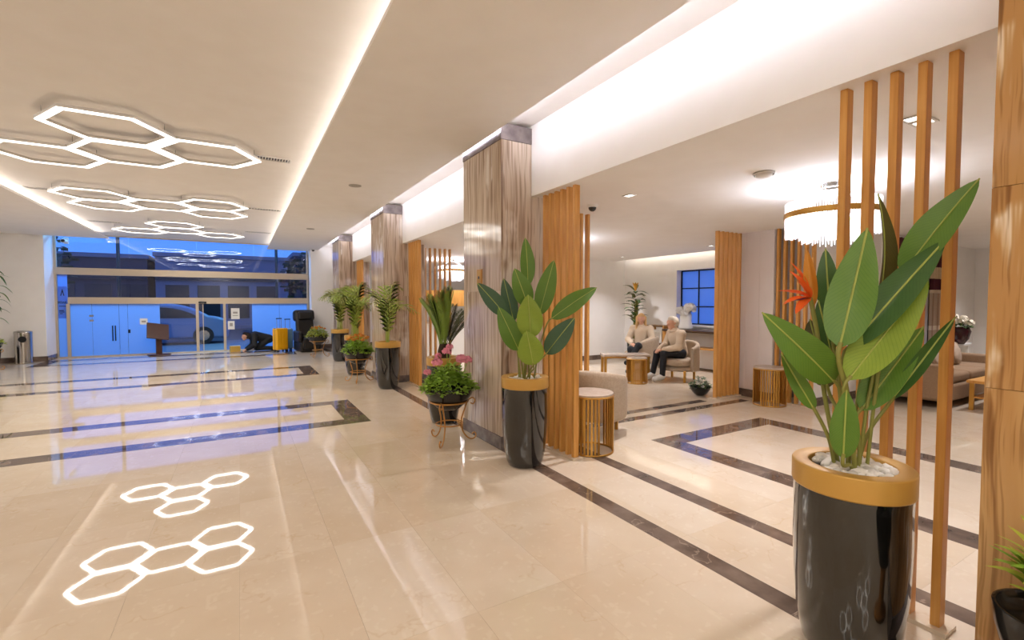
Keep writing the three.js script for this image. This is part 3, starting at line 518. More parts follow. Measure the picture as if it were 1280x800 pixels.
// a feather leaf: rachis + leaflets in one mesh
function frondGeo(pts, n, len, w, ang, droop, stiff = 0) {
  const c = new THREE.CatmullRomCurve3(pts.map((p) => V(...p))), gs = [new THREE.TubeGeometry(c, 12, 0.005, 4)], pos = [], nor = [], uv = [];
  for (let i = 0; i < n; i++) {
    const u = 0.18 + 0.82 * i / (n - 1), P = c.getPointAt(Math.min(1, u)), d = c.getTangentAt(Math.min(1, u)), hor = new THREE.Vector3().crossVectors(d, V(0, 1, 0.001)).normalize(), up = new THREE.Vector3().crossVectors(hor, d).normalize();
    const L = len * Math.pow(Math.sin(Math.PI * (0.12 + 0.8 * (i / (n - 1)))), 0.6);
    for (const s of [-1, 1]) {
      const dir = hor.clone().multiplyScalar(s * Math.sin(ang)).addScaledVector(d, Math.cos(ang)).addScaledVector(up, stiff).normalize(), ww = w * rr(0.8, 1.2);
      const m = P.clone().addScaledVector(dir, L * 0.5), e = P.clone().addScaledVector(dir, L); m.y -= droop * L * 0.2; e.y -= droop * L * rr(0.7, 1.1);
      const a = m.clone().addScaledVector(d, ww), b = m.clone().addScaledVector(d, -ww), N = up;
      for (const q of [P, a, b, a, e, b]) { pos.push(q.x, q.y, q.z); nor.push(N.x, N.y, N.z); uv.push(0, 0); }
    }
  }
  const g = new THREE.BufferGeometry(); g.setAttribute('position', new THREE.Float32BufferAttribute(pos, 3)); g.setAttribute('normal', new THREE.Float32BufferAttribute(nor, 3)); g.setAttribute('uv', new THREE.Float32BufferAttribute(uv, 2));
  gs.push(g); return merge(gs);
}
{ // cycad
  const t = planter('cycad_plant', 'stiff cycad fan in a black planter behind the pink geranium', 2.2, -5.5);
  part('trunk', lathe([[0.0001, 1.0], [0.05, 0.98], [0.075, 0.9], [0.08, 0.79]], 16), M.soil, t);
  for (let i = 0; i < 22; i++) {
    const a = i * 2.4, out = 0.1 + 0.4 * ((i * 0.37) % 1), top = 1.68 - 0.34 * ((i * 0.37) % 1), x = Math.cos(a), z = Math.sin(a);
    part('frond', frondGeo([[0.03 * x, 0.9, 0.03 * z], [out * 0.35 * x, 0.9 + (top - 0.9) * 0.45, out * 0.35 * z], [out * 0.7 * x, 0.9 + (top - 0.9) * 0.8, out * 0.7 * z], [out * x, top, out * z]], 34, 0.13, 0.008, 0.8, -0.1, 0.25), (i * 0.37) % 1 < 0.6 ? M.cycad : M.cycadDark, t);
  }
}
const safe = (x, z, c, s, R) => { while (R > 0.05 && colZ.some((f) => x + R * c > 2.06 && z + R * s < f + 0.2 && z + R * s > f - 1.12)) R *= 0.85; return R; };
function palm(label, x, z, n, spread, height, m1, m2, x0 = 0.05) {
  const t = planter('palm_plant', label, x, z, 0);
  for (let i = 0; i < n; i++) {
    const a = i * 2.399 + 0.5, q = 0.35 + 0.65 * ((i * 0.618) % 1), c = Math.cos(a), s = Math.sin(a), R = safe(x, z, c, s, spread * q), H = 0.82 + height * (1.06 - 0.45 * q * q), r = rr(0.01, x0);
    part('frond', frondGeo([[r * c, 0.79, r * s], [R * 0.16 * c, 0.82 + height * 0.5, R * 0.16 * s], [R * 0.55 * c, H, R * 0.55 * s], [R * c, H - spread * 0.2 * q, R * s]], 14, 0.28, 0.014, 0.72, 0.3), i % 3 ? m1 : m2, t);
  }
}
palm('single feathery palm with bright arching fronds in a black planter', 2.22, -8.16, 12, 0.56, 1.0, M.frond, M.frondYellow, 0.03);
palm('bushy palm in a black planter behind the orange flower bowl', 2.06, -10.05, 22, 0.62, 1.06, M.frond, M.frondYellow, 0.09);
palm('bushy grey green palm in the black planter closest to the massage chair', 2.2, -12.57, 22, 0.62, 1.08, M.frondYellow, M.frond, 0.09);

// scrolled stands and flower bowls
const standParts = (() => {
  const leg = []; const P = [[0.2, 0.44], [0.26, 0.465], [0.285, 0.43], [0.262, 0.395], [0.235, 0.41]].reverse();
  const low = [[0.2, 0.44], [0.175, 0.36], [0.135, 0.24], [0.135, 0.16], [0.17, 0.07], [0.235, 0.015], [0.285, 0.025], [0.295, 0.065], [0.27, 0.085], [0.252, 0.065]];
  for (let k = 0; k < 3; k++) { const a = k * 2.094 + 2.3, f = ([r, y]) => V(r * Math.cos(a), y, r * Math.sin(a)); leg.push([tube(P.map(f), 0.007, 18, 6), tube(low.map(f), 0.008, 36, 6)]); }
  return leg;
})();
function stand(label, x, z, turn) {
  const t = thing('flower_stand', label, 'plant stand', [x, 0, z], turn, 'scrolled gold flower stands');
  part('top_ring', new THREE.TorusGeometry(0.205, 0.009, 8, 40).rotateX(Math.PI / 2).translate(0, 0.445, 0), M.brass, t); part('lower_ring', new THREE.TorusGeometry(0.14, 0.007, 8, 32).rotateX(Math.PI / 2).translate(0, 0.2, 0), M.brass, t);
  for (const [a, b] of standParts) { const l = part('leg', b, M.brass, t); part('scroll', a, M.brass, l); }
  return t;
}
const bowlG = lathe([[0.0001, 0.36], [0.1, 0.36], [0.13, 0.38], [0.19, 0.44], [0.245, 0.52], [0.268, 0.585], [0.27, 0.6], [0.262, 0.602], [0.235, 0.54], [0.0001, 0.53]], 40);
function bush(n, r, y0, h, s) {
  const gs = []; for (let i = 0; i < n; i++) {
    const a = rr(0, 6.283), q = Math.sqrt(rnd()), R = r * q, y = y0 + h * (1 - q * q) * rr(0.35, 1) + 0.02 * rnd();
    const L = s * rr(0.7, 1.3), yaw = a + rr(-0.9, 0.9), pit = rr(-0.3, 0.7), d = [Math.cos(yaw) * Math.cos(pit), Math.sin(pit), Math.sin(yaw) * Math.cos(pit)], b = [R * Math.cos(a), y, R * Math.sin(a)];
    gs.push(blade(b, [b[0] + d[0] * L, b[1] + d[1] * L, b[2] + d[2] * L], [rr(-0.3, 0.3), 1, rr(-0.3, 0.3)], L * 0.62, 0.08, 0.2, 3, 2)[0]);
  } return merge(gs);
}
function cluster(t, x, y, z, r, m, n = 40) {
  const gs = []; for (let i = 0; i < n; i++) { const u = Math.acos(rr(-0.5, 1)), a = rr(0, 6.283), d = V(Math.sin(u) * Math.cos(a), Math.cos(u), Math.sin(u) * Math.sin(a)); const g = new THREE.CircleGeometry(r * 0.34, 6); g.lookAt(d.clone().add(V(rr(-0.4, 0.4), rr(-0.4, 0.4), rr(-0.4, 0.4)))); gs.push(g.translate(x + d.x * r * 0.85, y + d.y * r * 0.7, z + d.z * r * 0.85)); }
  const k = part('flower_cluster', merge(gs), m, t); stuff(k); part('stalk', tube([[x * 0.5, y - 0.25, z * 0.5], [x * 0.85, y - 0.1, z * 0.85], [x, y, z]], 0.004, 6, 4), M.herb, k);
}
stand('scrolled gold stand under the pink geranium bowl', 1.92, -4.66, 0); stand('scrolled gold stand under the orange flower bowl', 1.9, -9.05, 0.4); stand('scrolled gold stand under the yellow flower bowl by the massage chair', 1.82, -13.75, 0.2);
function flowerBowl(name, label, x, z, leaf, spots, n = 900, h = 0.3) {
  const t = thing(name, label, 'flower bowl', [x, 0.0, z]); part('bowl', bowlG, M.bowl, t); stuff(part('foliage', bush(n, 0.28, 0.55, h, 0.06), leaf, t));
  for (const [a, b, c, r, m] of spots) cluster(t, a, b, c, r, m); return t;
}
flowerBowl('geranium_bowl', 'pink geraniums in a black bowl on a scrolled stand', 1.92, -4.66, M.herb, [[-0.13, 0.87, 0.0, 0.062, M.pink], [-0.03, 0.98, 0.02, 0.055, M.pink], [0.02, 1.02, -0.02, 0.045, M.pink], [0.1, 0.9, 0.1, 0.06, M.pink], [0.19, 0.88, 0.06, 0.055, M.pink], [-0.22, 0.76, -0.05, 0.045, M.pink], [-0.1, 0.93, -0.05, 0.04, M.pink]]);
{ const sp = []; for (let i = 0; i < 16; i++) { const a = i * 2.4, r = 0.21 * Math.sqrt((i + 0.5) / 16); sp.push([r * Math.cos(a), 0.8 + 0.1 * (1 - r / 0.21) + rr(-0.02, 0.04), r * Math.sin(a), 0.035, M.orange]); } flowerBowl('kalanchoe_bowl', 'orange flowers in a black bowl on a scrolled stand', 1.9, -9.05, M.herb, sp, 560); }
{ const sp = []; for (let i = 0; i < 9; i++) { const a = i * 2.4, r = 0.19 * Math.sqrt((i + 0.5) / 9); sp.push([r * Math.cos(a), 0.78 + 0.08 * (1 - r / 0.19), r * Math.sin(a), 0.035, M.orange]); } flowerBowl('begonia_bowl', 'yellow green leaves with few orange flowers in a dark bowl by the massage chair', 1.82, -13.75, M.herbYellow, sp, 500); }
{ // plants by the cream wall at the picture's edge of the lobby
  stand('scrolled gold stand by the cream wall near the bin', -4.86, -14.7, 0.1); flowerBowl('foliage_bowl', 'yellow green leaves in a dark bowl by the cream wall', -4.86, -14.7, M.herbYellow, [], 420, 0.3);
  const t = thing('dracaena_plant', 'tall dark drooping dracaena by the cream wall', 'potted plant', [-5.08, 0, -15.5]); part('pot', lathe([[0.0001, 0], [0.16, 0], [0.21, 0.4], [0.2, 0.4], [0.18, 0.36], [0.0001, 0.36]], 28), M.bowl, t);
  part('trunk', tube([[0, 0.3, 0], [0.02, 1.0, 0], [0, 1.7, 0]], 0.025, 10, 8), M.soil, t);
  for (let i = 0; i < 34; i++) { const a = i * 2.4, y = 1.1 + 0.035 * i, c = Math.cos(a), s = Math.sin(a), L = rr(0.3, 0.48); part('leaf', blade([0.02 * c, y, 0.02 * s], [L * c, y + rr(-0.25, 0.1), L * s], [0, 1, 0], 0.07, 0.25, 0.2, 8, 2)[0], i % 3 ? M.leafDark : M.leafMid, t); }
}
{ // small plant at the golden column's foot
  const t = thing('spider_plant', 'small yellow-green grassy plant in a black pot at the golden column', 'potted plant', [2.1, 0, -0.36]);
  part('pot', lathe([[0.0001, 0.3], [0.09, 0.3], [0.14, 0.5], [0.145, 0.56], [0.135, 0.56], [0.12, 0.5], [0.0001, 0.5]], 28), M.bowl, t); part('pedestal', lathe([[0.0001, 0], [0.12, 0], [0.11, 0.03], [0.05, 0.06], [0.05, 0.26], [0.09, 0.3]], 24), M.brass, t);
  for (let i = 0; i < 90; i++) { const a = i * 2.4, c = Math.cos(a), s = Math.sin(a), L = rr(0.08, 0.19), y = 0.55 + 0.0012 * i; part('leaf', blade([0.03 * c, y, 0.03 * s], [L * c, y + rr(0.02, 0.17), L * s], [0, 1, 0.01], 0.036, 0.16, 0.3, 6, 2)[0], i % 2 ? M.herbYellow : M.herb, t); }
}
{ // lounge back plant with a yellow flower
  const t = thing('bromeliad_plant', 'tall thin-leaved plant with a yellow flower by the lounge back wall', 'potted plant', [8.55, 0, -8.6]); part('pot', lathe([[0.0001, 0], [0.17, 0], [0.2, 0.5], [0.18, 0.5], [0.16, 0.46], [0.0001, 0.46]], 28), M.bowl, t);
  for (const k of [0, 1, 2]) part('stem', tube([[0.03 * k, 0.4, 0.03 * k - 0.03], [0.05 * k - 0.05, 1.1, 0.02], [0.03, 1.55, 0.02 * k]], 0.022, 10, 6), M.stem, t);
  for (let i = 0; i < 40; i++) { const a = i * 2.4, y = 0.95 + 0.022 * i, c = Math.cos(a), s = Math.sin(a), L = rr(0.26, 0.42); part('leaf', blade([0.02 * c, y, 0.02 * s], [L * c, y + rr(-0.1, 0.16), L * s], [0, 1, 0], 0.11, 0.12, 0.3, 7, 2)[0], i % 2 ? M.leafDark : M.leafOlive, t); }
  for (let i = 0; i < 8; i++) { const a = i * 0.785; part('petal', blade([0, 1.78, 0], [0.1 * Math.cos(a), 2.0, 0.1 * Math.sin(a)], [Math.cos(a), 0.2, Math.sin(a)], 0.08, -0.15, 0.2, 6, 3)[0], std({ color: hex('#e0ae4a'), roughness: 0.6 }), t); }
}
{ const t = flowerBowl('lounge_flower_bowl', 'pale flowers in a dark bowl at the foot of the tight slat screen', 6.42, -5.0, M.leafDark, [[0, 0.72, 0, 0.07, M.white], [-0.14, 0.68, 0.05, 0.06, M.white], [0.12, 0.66, 0.08, 0.05, M.white], [-0.1, 0.62, 0.16, 0.05, M.white]], 260); t.scale.setScalar(0.62); t.position.y = -0.36 * 0.62; }

// ---------------------------------------------------------------- gold slatted tables
function drum(label, x, z, r, h, turn = 0) {
  const t = thing('slatted_side_table', label, 'side table', [x, 0, z], turn, 'gold slatted drum tables');
  part('table_top', lathe([[0.0001, h - 0.022], [r - 0.008, h - 0.022], [r - 0.004, h - 0.018], [r - 0.004, h - 0.003], [r - 0.01, h], [0.0001, h]], 40), M.marbleTop, t);
  part('top_ring', new THREE.TorusGeometry(r - 0.006, 0.01, 8, 40).rotateX(Math.PI / 2).translate(0, h - 0.03, 0), M.gold, t); part('base_ring', new THREE.TorusGeometry(r - 0.006, 0.01, 8, 40).rotateX(Math.PI / 2).translate(0, 0.01, 0), M.gold, t);
  const bar = new THREE.BoxGeometry(0.02, h - 0.04, 0.012).translate(0, (h - 0.03) / 2, 0);
  for (let s = 0; s < 3; s++) for (let i = 0; i < 8; i++) { const a = s * 2.094 + (i - 3.5) * 0.15; part('bar', bar, M.gold, t, [(r - 0.006) * Math.sin(a), 0, (r - 0.006) * Math.cos(a)], [0, a, 0]); }
  return t;
}
drum('round gold slatted side table with pale marble top beside the slat screen', 3.05, -3.68, 0.235, 0.6, -0.85);
drum('round gold slatted table before the coffee table and the seated women', 6.38, -6.36, 0.19, 0.48, -0.8);
drum('round gold slatted table by the white clad column', 6.7, -4.02, 0.22, 0.56, -1.0);
{ const t = thing('coffee_table', 'rectangular coffee table with stone top and square gold legs before the women', 'coffee table', [6.62, 0, -6.93], -0.525);
  part('table_top', rbox(0.92, 0.04, 0.4, 0.006, 0, 0.46, 0), M.marbleTop, t); part('apron', box(-0.45, 0.45, 0.41, 0.44, -0.19, 0.19), M.gold, t);
  for (const x of [-0.42, 0.42]) for (const z of [-0.16, 0.16]) part('leg', rbox(0.05, 0.42, 0.05, 0.004, x, 0.21, z), M.gold, t); }

// ---------------------------------------------------------------- armchairs and sofas
function shell(R, th, a0, y0, top) {                       // a curved padded back
  const pos = [], uv = [], idx = [], n = 40, m = 14;
  for (let i = 0; i <= n; i++) { const a = -a0 + 2 * a0 * i / n, yt = top(a);
    for (let j = 0; j <= m; j++) { const q = j / m * Math.PI * 2, px = Math.sign(Math.cos(q)) * Math.pow(Math.abs(Math.cos(q)), 0.45), py = Math.sign(Math.sin(q)) * Math.pow(Math.abs(Math.sin(q)), 0.3); const r = R + px * th / 2, y = (y0 + yt) / 2 + py * (yt - y0) / 2; pos.push(r * Math.sin(a), y, -r * Math.cos(a)); uv.push(a * R, y + px * 0.1); } }
  for (let i = 0; i < n; i++) for (let j = 0; j < m; j++) { const a = i * (m + 1) + j, b = a + m + 1; idx.push(a, b, a + 1, a + 1, b, b + 1); }
  for (const i of [0, n]) { const c = pos.length / 3, a = (i === 0 ? -1 : 1) * a0; pos.push(R * Math.sin(a), (y0 + top(a)) / 2, -R * Math.cos(a)); uv.push(0, 0); for (let j = 0; j < m; j++) idx.push(c, i * (m + 1) + j, i * (m + 1) + j + 1); }
  const g = new THREE.BufferGeometry(); g.setAttribute('position', new THREE.Float32BufferAttribute(pos, 3)); g.setAttribute('uv', new THREE.Float32BufferAttribute(uv, 2)); g.setIndex(idx); g.computeVertexNormals(); return g;
}
const chair0 = thing('armchair', 'beige velvet barrel armchair with gold legs behind the gold side table', 'armchair', [0, 0, 0], 0, 'beige barrel armchairs');
{
  part('backrest', shell(0.34, 0.085, 2.0, 0.2, (a) => 0.56 + 0.2 * Math.pow(Math.max(0, Math.cos(a / 2)), 1.4)), M.velvet, chair0);
  const c = lathe([[0.0001, 0.3], [0.26, 0.3], [0.295, 0.32], [0.3, 0.36], [0.29, 0.41], [0.26, 0.43], [0.0001, 0.435]], 36); c.scale(1, 1, 1.08); part('seat', c.translate(0, 0, 0.04), M.velvet, chair0);
  part('seat_base', lathe([[0.0001, 0.2], [0.3, 0.2], [0.31, 0.22], [0.31, 0.3], [0.0001, 0.3]], 36), M.velvet, chair0);
  for (const x of [-0.22, 0.22]) for (const z of [-0.22, 0.24]) part('leg', rbox(0.04, 0.22, 0.04, 0.006, x, 0.11, z), M.gold, chair0);
}
chair0.position.set(3.5, 0, -4.17); chair0.rotation.y = 2.2;
const face = (x, z) => Math.atan2(x, z);
const chairB = copyOf(chair0, [7.32, 0, -6.2], face(-0.88, -0.28), 'beige velvet armchair of the woman seen from the side');
const chairC = copyOf(chair0, [7.62, 0, -7.48], face(-0.83, 0.44), 'beige velvet armchair of the woman with crossed legs');
{ const t = thing('sofa', 'brown beige sofa with loose cushions below the striped curtain', 'sofa', [9.75, 0, -2.96]); const m = std({ map: T.velvet, color: hex('#d9c7b4'), roughness: 0.85 });
  part('base', rbox(2.5, 0.24, 0.8, 0.04, 0, 0.22, 0), m, t); part('backrest', rbox(2.5, 0.5, 0.2, 0.06, 0, 0.55, -0.32), m, t);
  for (const s of [-1, 1]) part('armrest', rbox(0.2, 0.52, 0.84, 0.05, s * 1.2, 0.36, 0), m, t);
  for (let i = 0; i < 3; i++) part('seat_cushion', rbox(0.7, 0.14, 0.6, 0.05, (i - 1) * 0.72, 0.41, 0.08), m, t);
  for (const x of [-1.1, 1.1]) for (const z of [-0.32, 0.32]) part('leg', rbox(0.05, 0.1, 0.05, 0.008, x, 0.05, z), M.gold, t);
  const m2 = std({ map: T.whiteMarble, color: hex('#d8c4b0'), roughness: 0.9 });
  [-0.75, -0.3, 0.5].forEach((x, i) => { const c = thing('cushion', ['pale patterned cushion at the end of the brown sofa', 'pale patterned cushion in the middle of the brown sofa', 'pale patterned cushion by the vase end of the brown sofa'][i], 'cushion', [9.75 + x, 0.67, -3.02], 0.1 * i); const g = new THREE.SphereGeometry(0.2, 20, 12); g.scale(1.05, 0.95, 0.35); part('pad', g.rotateX(-0.25), m2, c); part('piping', new THREE.TorusGeometry(0.195, 0.006, 6, 32).scale(1.05, 0.95, 1).rotateX(-0.25), m2, c); });
  const t2 = thing('low_table', 'low wooden table before the brown sofa', 'table', [9.3, 0, -2.2]); part('table_top', rbox(1.1, 0.04, 0.5, 0.006, 0, 0.4, 0), M.slat, t2); part('shelf', rbox(1.0, 0.02, 0.42, 0.004, 0, 0.18, 0), M.slat, t2); for (const x of [-0.5, 0.5]) for (const z of [-0.2, 0.2]) part('leg', rbox(0.05, 0.4, 0.05, 0.004, x, 0.2, z), M.gold, t2); 
}
{ // shelf ledge behind the sofa with a vase
  const t = thing('ledge', 'pale narrow ledge against the curtain wall', 'shelf', [11.72, 0, -3.46]); part('ledge_top', rbox(1.0, 0.04, 0.2, 0.005, 0, 0.7, 0), M.white, t); for (const x of [-0.42, 0, 0.42]) part('bracket', rbox(0.04, 0.68, 0.16, 0.005, x, 0.34, 0), M.white, t);
  const v = thing('flower_vase', 'dark maroon vase of pale roses on the ledge by the curtain', 'vase', [11.69, 0.72, -3.4]); const mar = std({ color: hex('#3a1218'), roughness: 0.25 });
  part('vase', lathe([[0.0001, 0], [0.08, 0], [0.14, 0.1], [0.17, 0.24], [0.14, 0.32], [0.13, 0.32], [0.15, 0.24], [0.0001, 0.22]], 28), mar, v); stuff(part('foliage', moved(bush(120, 0.16, 0.3, 0.12, 0.07), 0, 0, 0), M.leafDark, v));
  for (const [x, y, z] of [[0, 0.47, 0.05], [-0.12, 0.42, 0.06], [0.12, 0.42, 0.04], [0.02, 0.4, 0.13], [-0.05, 0.5, -0.06]]) cluster(v, x, y, z, 0.085, std({ color: hex('#eadfc8'), roughness: 0.7 }), 30);
}
{ // striped curtain
  const cv = document.createElement('canvas'); cv.width = 64; cv.height = 512; const c = cv.getContext('2d'); c.fillStyle = '#b9a48e'; c.fillRect(0, 0, 64, 512);
  for (const [y, h, col] of [[0, 88, '#4b1822'], [88, 42, '#cbb492'], [130, 40, '#4b1822'], [170, 12, '#d8c8ae'], [300, 16, '#e4d8c4']]) { c.fillStyle = col; c.fillRect(0, y, 64, h); } for (let x = 4; x < 64; x += 12) { c.fillStyle = 'rgba(120,80,60,0.45)'; c.fillRect(x, 182, 5, 330); }
  const tx = new THREE.CanvasTexture(cv); tx.colorSpace = THREE.SRGBColorSpace; tx.wrapS = THREE.RepeatWrapping;
  const drape = (x0, x1) => { const n = 60, pos = [], uv = [], idx = []; for (let i = 0; i <= n; i++) for (let j = 0; j <= 1; j++) { const u = i / n; pos.push(x0 + (x1 - x0) * u, j ? 2.56 : 0.04, 0.045 * Math.sin(u * 40) + 0.02 * Math.sin(u * 17)); uv.push(u * 3, j); } for (let i = 0; i < n; i++) { const a = i * 2; idx.push(a, a + 2, a + 1, a + 1, a + 2, a + 3); } const g = new THREE.BufferGeometry(); g.setAttribute('position', new THREE.Float32BufferAttribute(pos, 3)); g.setAttribute('uv', new THREE.Float32BufferAttribute(uv, 2)); g.setIndex(idx); g.computeVertexNormals(); return g; };
  const t = thing('curtain', 'maroon and beige banded curtain in two drapes on the lounge wall', 'curtain', [0, 0, -3.5]); const m = std({ map: tx, roughness: 0.9 });
  part('drape', drape(9.3, 9.75), m, t); part('drape', drape(10.62, 11.12), m, t); part('curtain_rail', box(9.2, 11.2, 2.55, 2.585, -0.05, 0.02), M.white, t); part('sheer', drape(9.7, 10.66).translate(0, 0, -0.05), std({ color: hex('#cfcdd2'), roughness: 0.9, transmission: 0.3, thickness: 0 }), t);
}
{ // console and shelf at the lounge window
  const w = M.slat;
  const t = thing('console_table', 'dark topped wooden console below the lounge window', 'console', [8.72, 0, -6.95]); part('table_top', rbox(0.42, 0.05, 1.5, 0.006, 0, 0.86, 0), std({ color: hex('#4a3420'), roughness: 0.3 }), t); part('shelf', rbox(0.38, 0.03, 1.36, 0.004, 0, 0.5, 0), w, t);
  for (const z of [-0.7, 0.7]) part('side_panel', rbox(0.4, 0.84, 0.05, 0.005, 0, 0.42, z), w, t); part('back_panel', rbox(0.02, 0.8, 1.36, 0.004, 0.18, 0.43, 0), M.white, t);
  const s = thing('shelf_unit', 'small brown open shelf between the two women', 'shelf', [8.8, 0, -8.05]); for (const z of [-0.26, 0.26]) part('side_panel', rbox(0.3, 0.95, 0.05, 0.005, 0, 0.475, z), w, s); for (const y of [0.06, 0.5, 0.93]) part('shelf', rbox(0.3, 0.04, 0.5, 0.004, 0, y, 0), std({ color: hex('#6a4a28'), roughness: 0.4 }), s);
  const f = thing('picture_frame', 'white picture card standing on the brown open shelf', 'picture', [8.75, 0.52, -8.05], -Math.PI / 2); part('card', rbox(0.26, 0.32, 0.02, 0.004, 0, 0.162, 0), M.white, f); part('mat', rbox(0.16, 0.2, 0.006, 0.002, 0, 0.16, 0.012), std({ color: hex('#cfc7bb') }), f);
  const v = thing('white_vase', 'tall white vase with two white flower heads on the window console', 'vase', [8.72, 0.885, -7.2]); part('vase', lathe([[0.0001, 0], [0.14, 0], [0.15, 0.05], [0.12, 0.2], [0.13, 0.34], [0.11, 0.36], [0.1, 0.3], [0.0001, 0.28]], 28), M.white, v);
  for (const [x, y, z, r] of [[0, 0.48, 0.1, 0.15], [0, 0.42, -0.15, 0.12], [-0.04, 0.36, 0.02, 0.12]]) cluster(v, x, y, z, r, M.white, 90);
}
{ // curved ochre counter beyond the cycad
  const t = thing('counter_canopy', 'curved ochre wooden bar counter with canopy past the cycad', 'counter', [5.0, 0, -11.6], -0.5); const s = new THREE.Shape(); s.moveTo(-1.4, 1.5); s.lineTo(-1.4, 1.92); s.lineTo(0.2, 1.92); s.bezierCurveTo(0.7, 1.9, 1.1, 1.75, 1.4, 1.5); s.closePath();
  part('canopy', boxUV(new THREE.ExtrudeGeometry(s, { depth: 0.5, bevelEnabled: false }).translate(0, -0.1, -0.25)), M.slat, t); for (const x of [-1.3, 1.2]) part('post', rbox(0.08, 1.42, 0.08, 0.006, x, 0.71, -0.1), M.slat, t);
  part('counter_body', rbox(2.6, 0.95, 0.5, 0.02, 0, 0.475, 0), M.white, t); part('counter_top', rbox(2.7, 0.05, 0.6, 0.01, 0, 0.975, 0), M.marbleTop, t);
}

// ---------------------------------------------------------------- lobby objects by the entrance
{
  const t = thing('litter_bin', 'brushed steel cylinder bin by the cream wall', 'bin', [-4.62, 0, -15.95]); part('body', lathe([[0.0001, 0], [0.17, 0], [0.17, 0.02], [0.165, 0.03], [0.165, 0.72], [0.17, 0.73], [0.17, 0.76]], 32), M.chrome, t); part('lid', lathe([[0.17, 0.76], [0.165, 0.79], [0.1, 0.81], [0.0001, 0.815]], 32), M.chrome, t); part('opening', new THREE.CylinderGeometry(0.075, 0.075, 0.03, 20).rotateX(Math.PI / 2).translate(0.03, 0.6, 0.158), M.darkPlastic, t);
}
{
  const wood = std({ color: hex('#4a2a1c'), roughness: 0.4 }), t = thing('sign_stand', 'brown slanted sign stand before the frosted glass', 'sign stand', [-2.02, 0, -16.55], 0.35);
  part('post', rbox(0.14, 0.62, 0.05, 0.006, 0, 0.33, 0), wood, t); part('foot', rbox(0.5, 0.03, 0.3, 0.008, 0, 0.015, 0), wood, t); part('board', rbox(0.52, 0.5, 0.03, 0.006).rotateX(-0.55).rotateZ(-0.16).translate(-0.02, 0.68, 0.02), wood, t);
}
function suitcase(name, label, x, z, turn, w, h, d, m) {
  const t = thing(name, label, 'suitcase', [x, 0, z], turn); part('shell', rbox(w, h, d, 0.035, 0, 0.06 + h / 2, 0, 3), m, t); part('zip_band', rbox(w + 0.006, h + 0.004, 0.02, 0.009, 0, 0.06 + h / 2, 0, 3), M.darkPlastic, t);
  for (let i = -1; i <= 1; i++) part('ridge', rbox(0.02, h * 0.82, d + 0.012, 0.006, i * w * 0.26, 0.06 + h / 2, 0), m, t);
  for (const a of [-1, 1]) { for (const b of [-1, 1]) part('wheel', new THREE.CylinderGeometry(0.03, 0.03, 0.025, 14).rotateZ(Math.PI / 2).translate(a * (w / 2 - 0.05), 0.03, b * (d / 2 - 0.05)), M.darkPlastic, t); part('handle_rod', new THREE.CylinderGeometry(0.007, 0.007, 0.3, 8).translate(a * 0.07, h + 0.2, -0.06), M.chrome, t); }
  part('handle_grip', rbox(0.18, 0.03, 0.03, 0.01, 0, h + 0.35, -0.06), M.darkPlastic, t);
}
suitcase('suitcase', 'yellow hard shell suitcase by the glass entrance', 1.04, -15.85, 0.5, 0.36, 0.66, 0.26, std({ color: hex('#f0ae10'), roughness: 0.35 }));
suitcase('suitcase', 'pale blue slim suitcase between yellow suitcase and massage chair', 1.3, -16.3, 0.3, 0.22, 0.62, 0.2, std({ color: hex('#7da7cc'), roughness: 0.4 }));
{ // massage chair
  const t = thing('massage_chair', 'tall black leather massage chair against the entrance wall', 'massage chair', [1.77, 0, -15.78], 0.12);
  part('base', rbox(0.6, 0.3, 0.95, 0.06, 0, 0.16, 0.05), M.leather, t); part('seat', rbox(0.44, 0.16, 0.6, 0.06, 0, 0.4, 0.12), M.leather, t); part('backrest', rbox(0.52, 0.8, 0.2, 0.08).rotateX(-0.14).translate(0, 0.8, -0.24), M.leather, t);
  part('headrest', rbox(0.42, 0.26, 0.16, 0.06).rotateX(-0.14).translate(0, 1.08, -0.18), M.leather, t); part('hood', rbox(0.62, 0.36, 0.3, 0.1).rotateX(-0.14).translate(0, 1.08, -0.34), M.leather, t); for (const s of [-1, 1]) part('armrest', rbox(0.12, 0.34, 0.8, 0.05, s * 0.27, 0.46, 0.08), M.leather, t); part('leg_rest', rbox(0.46, 0.34, 0.16, 0.05).rotateX(0.3).translate(0, 0.28, 0.56), M.leather, t);
}

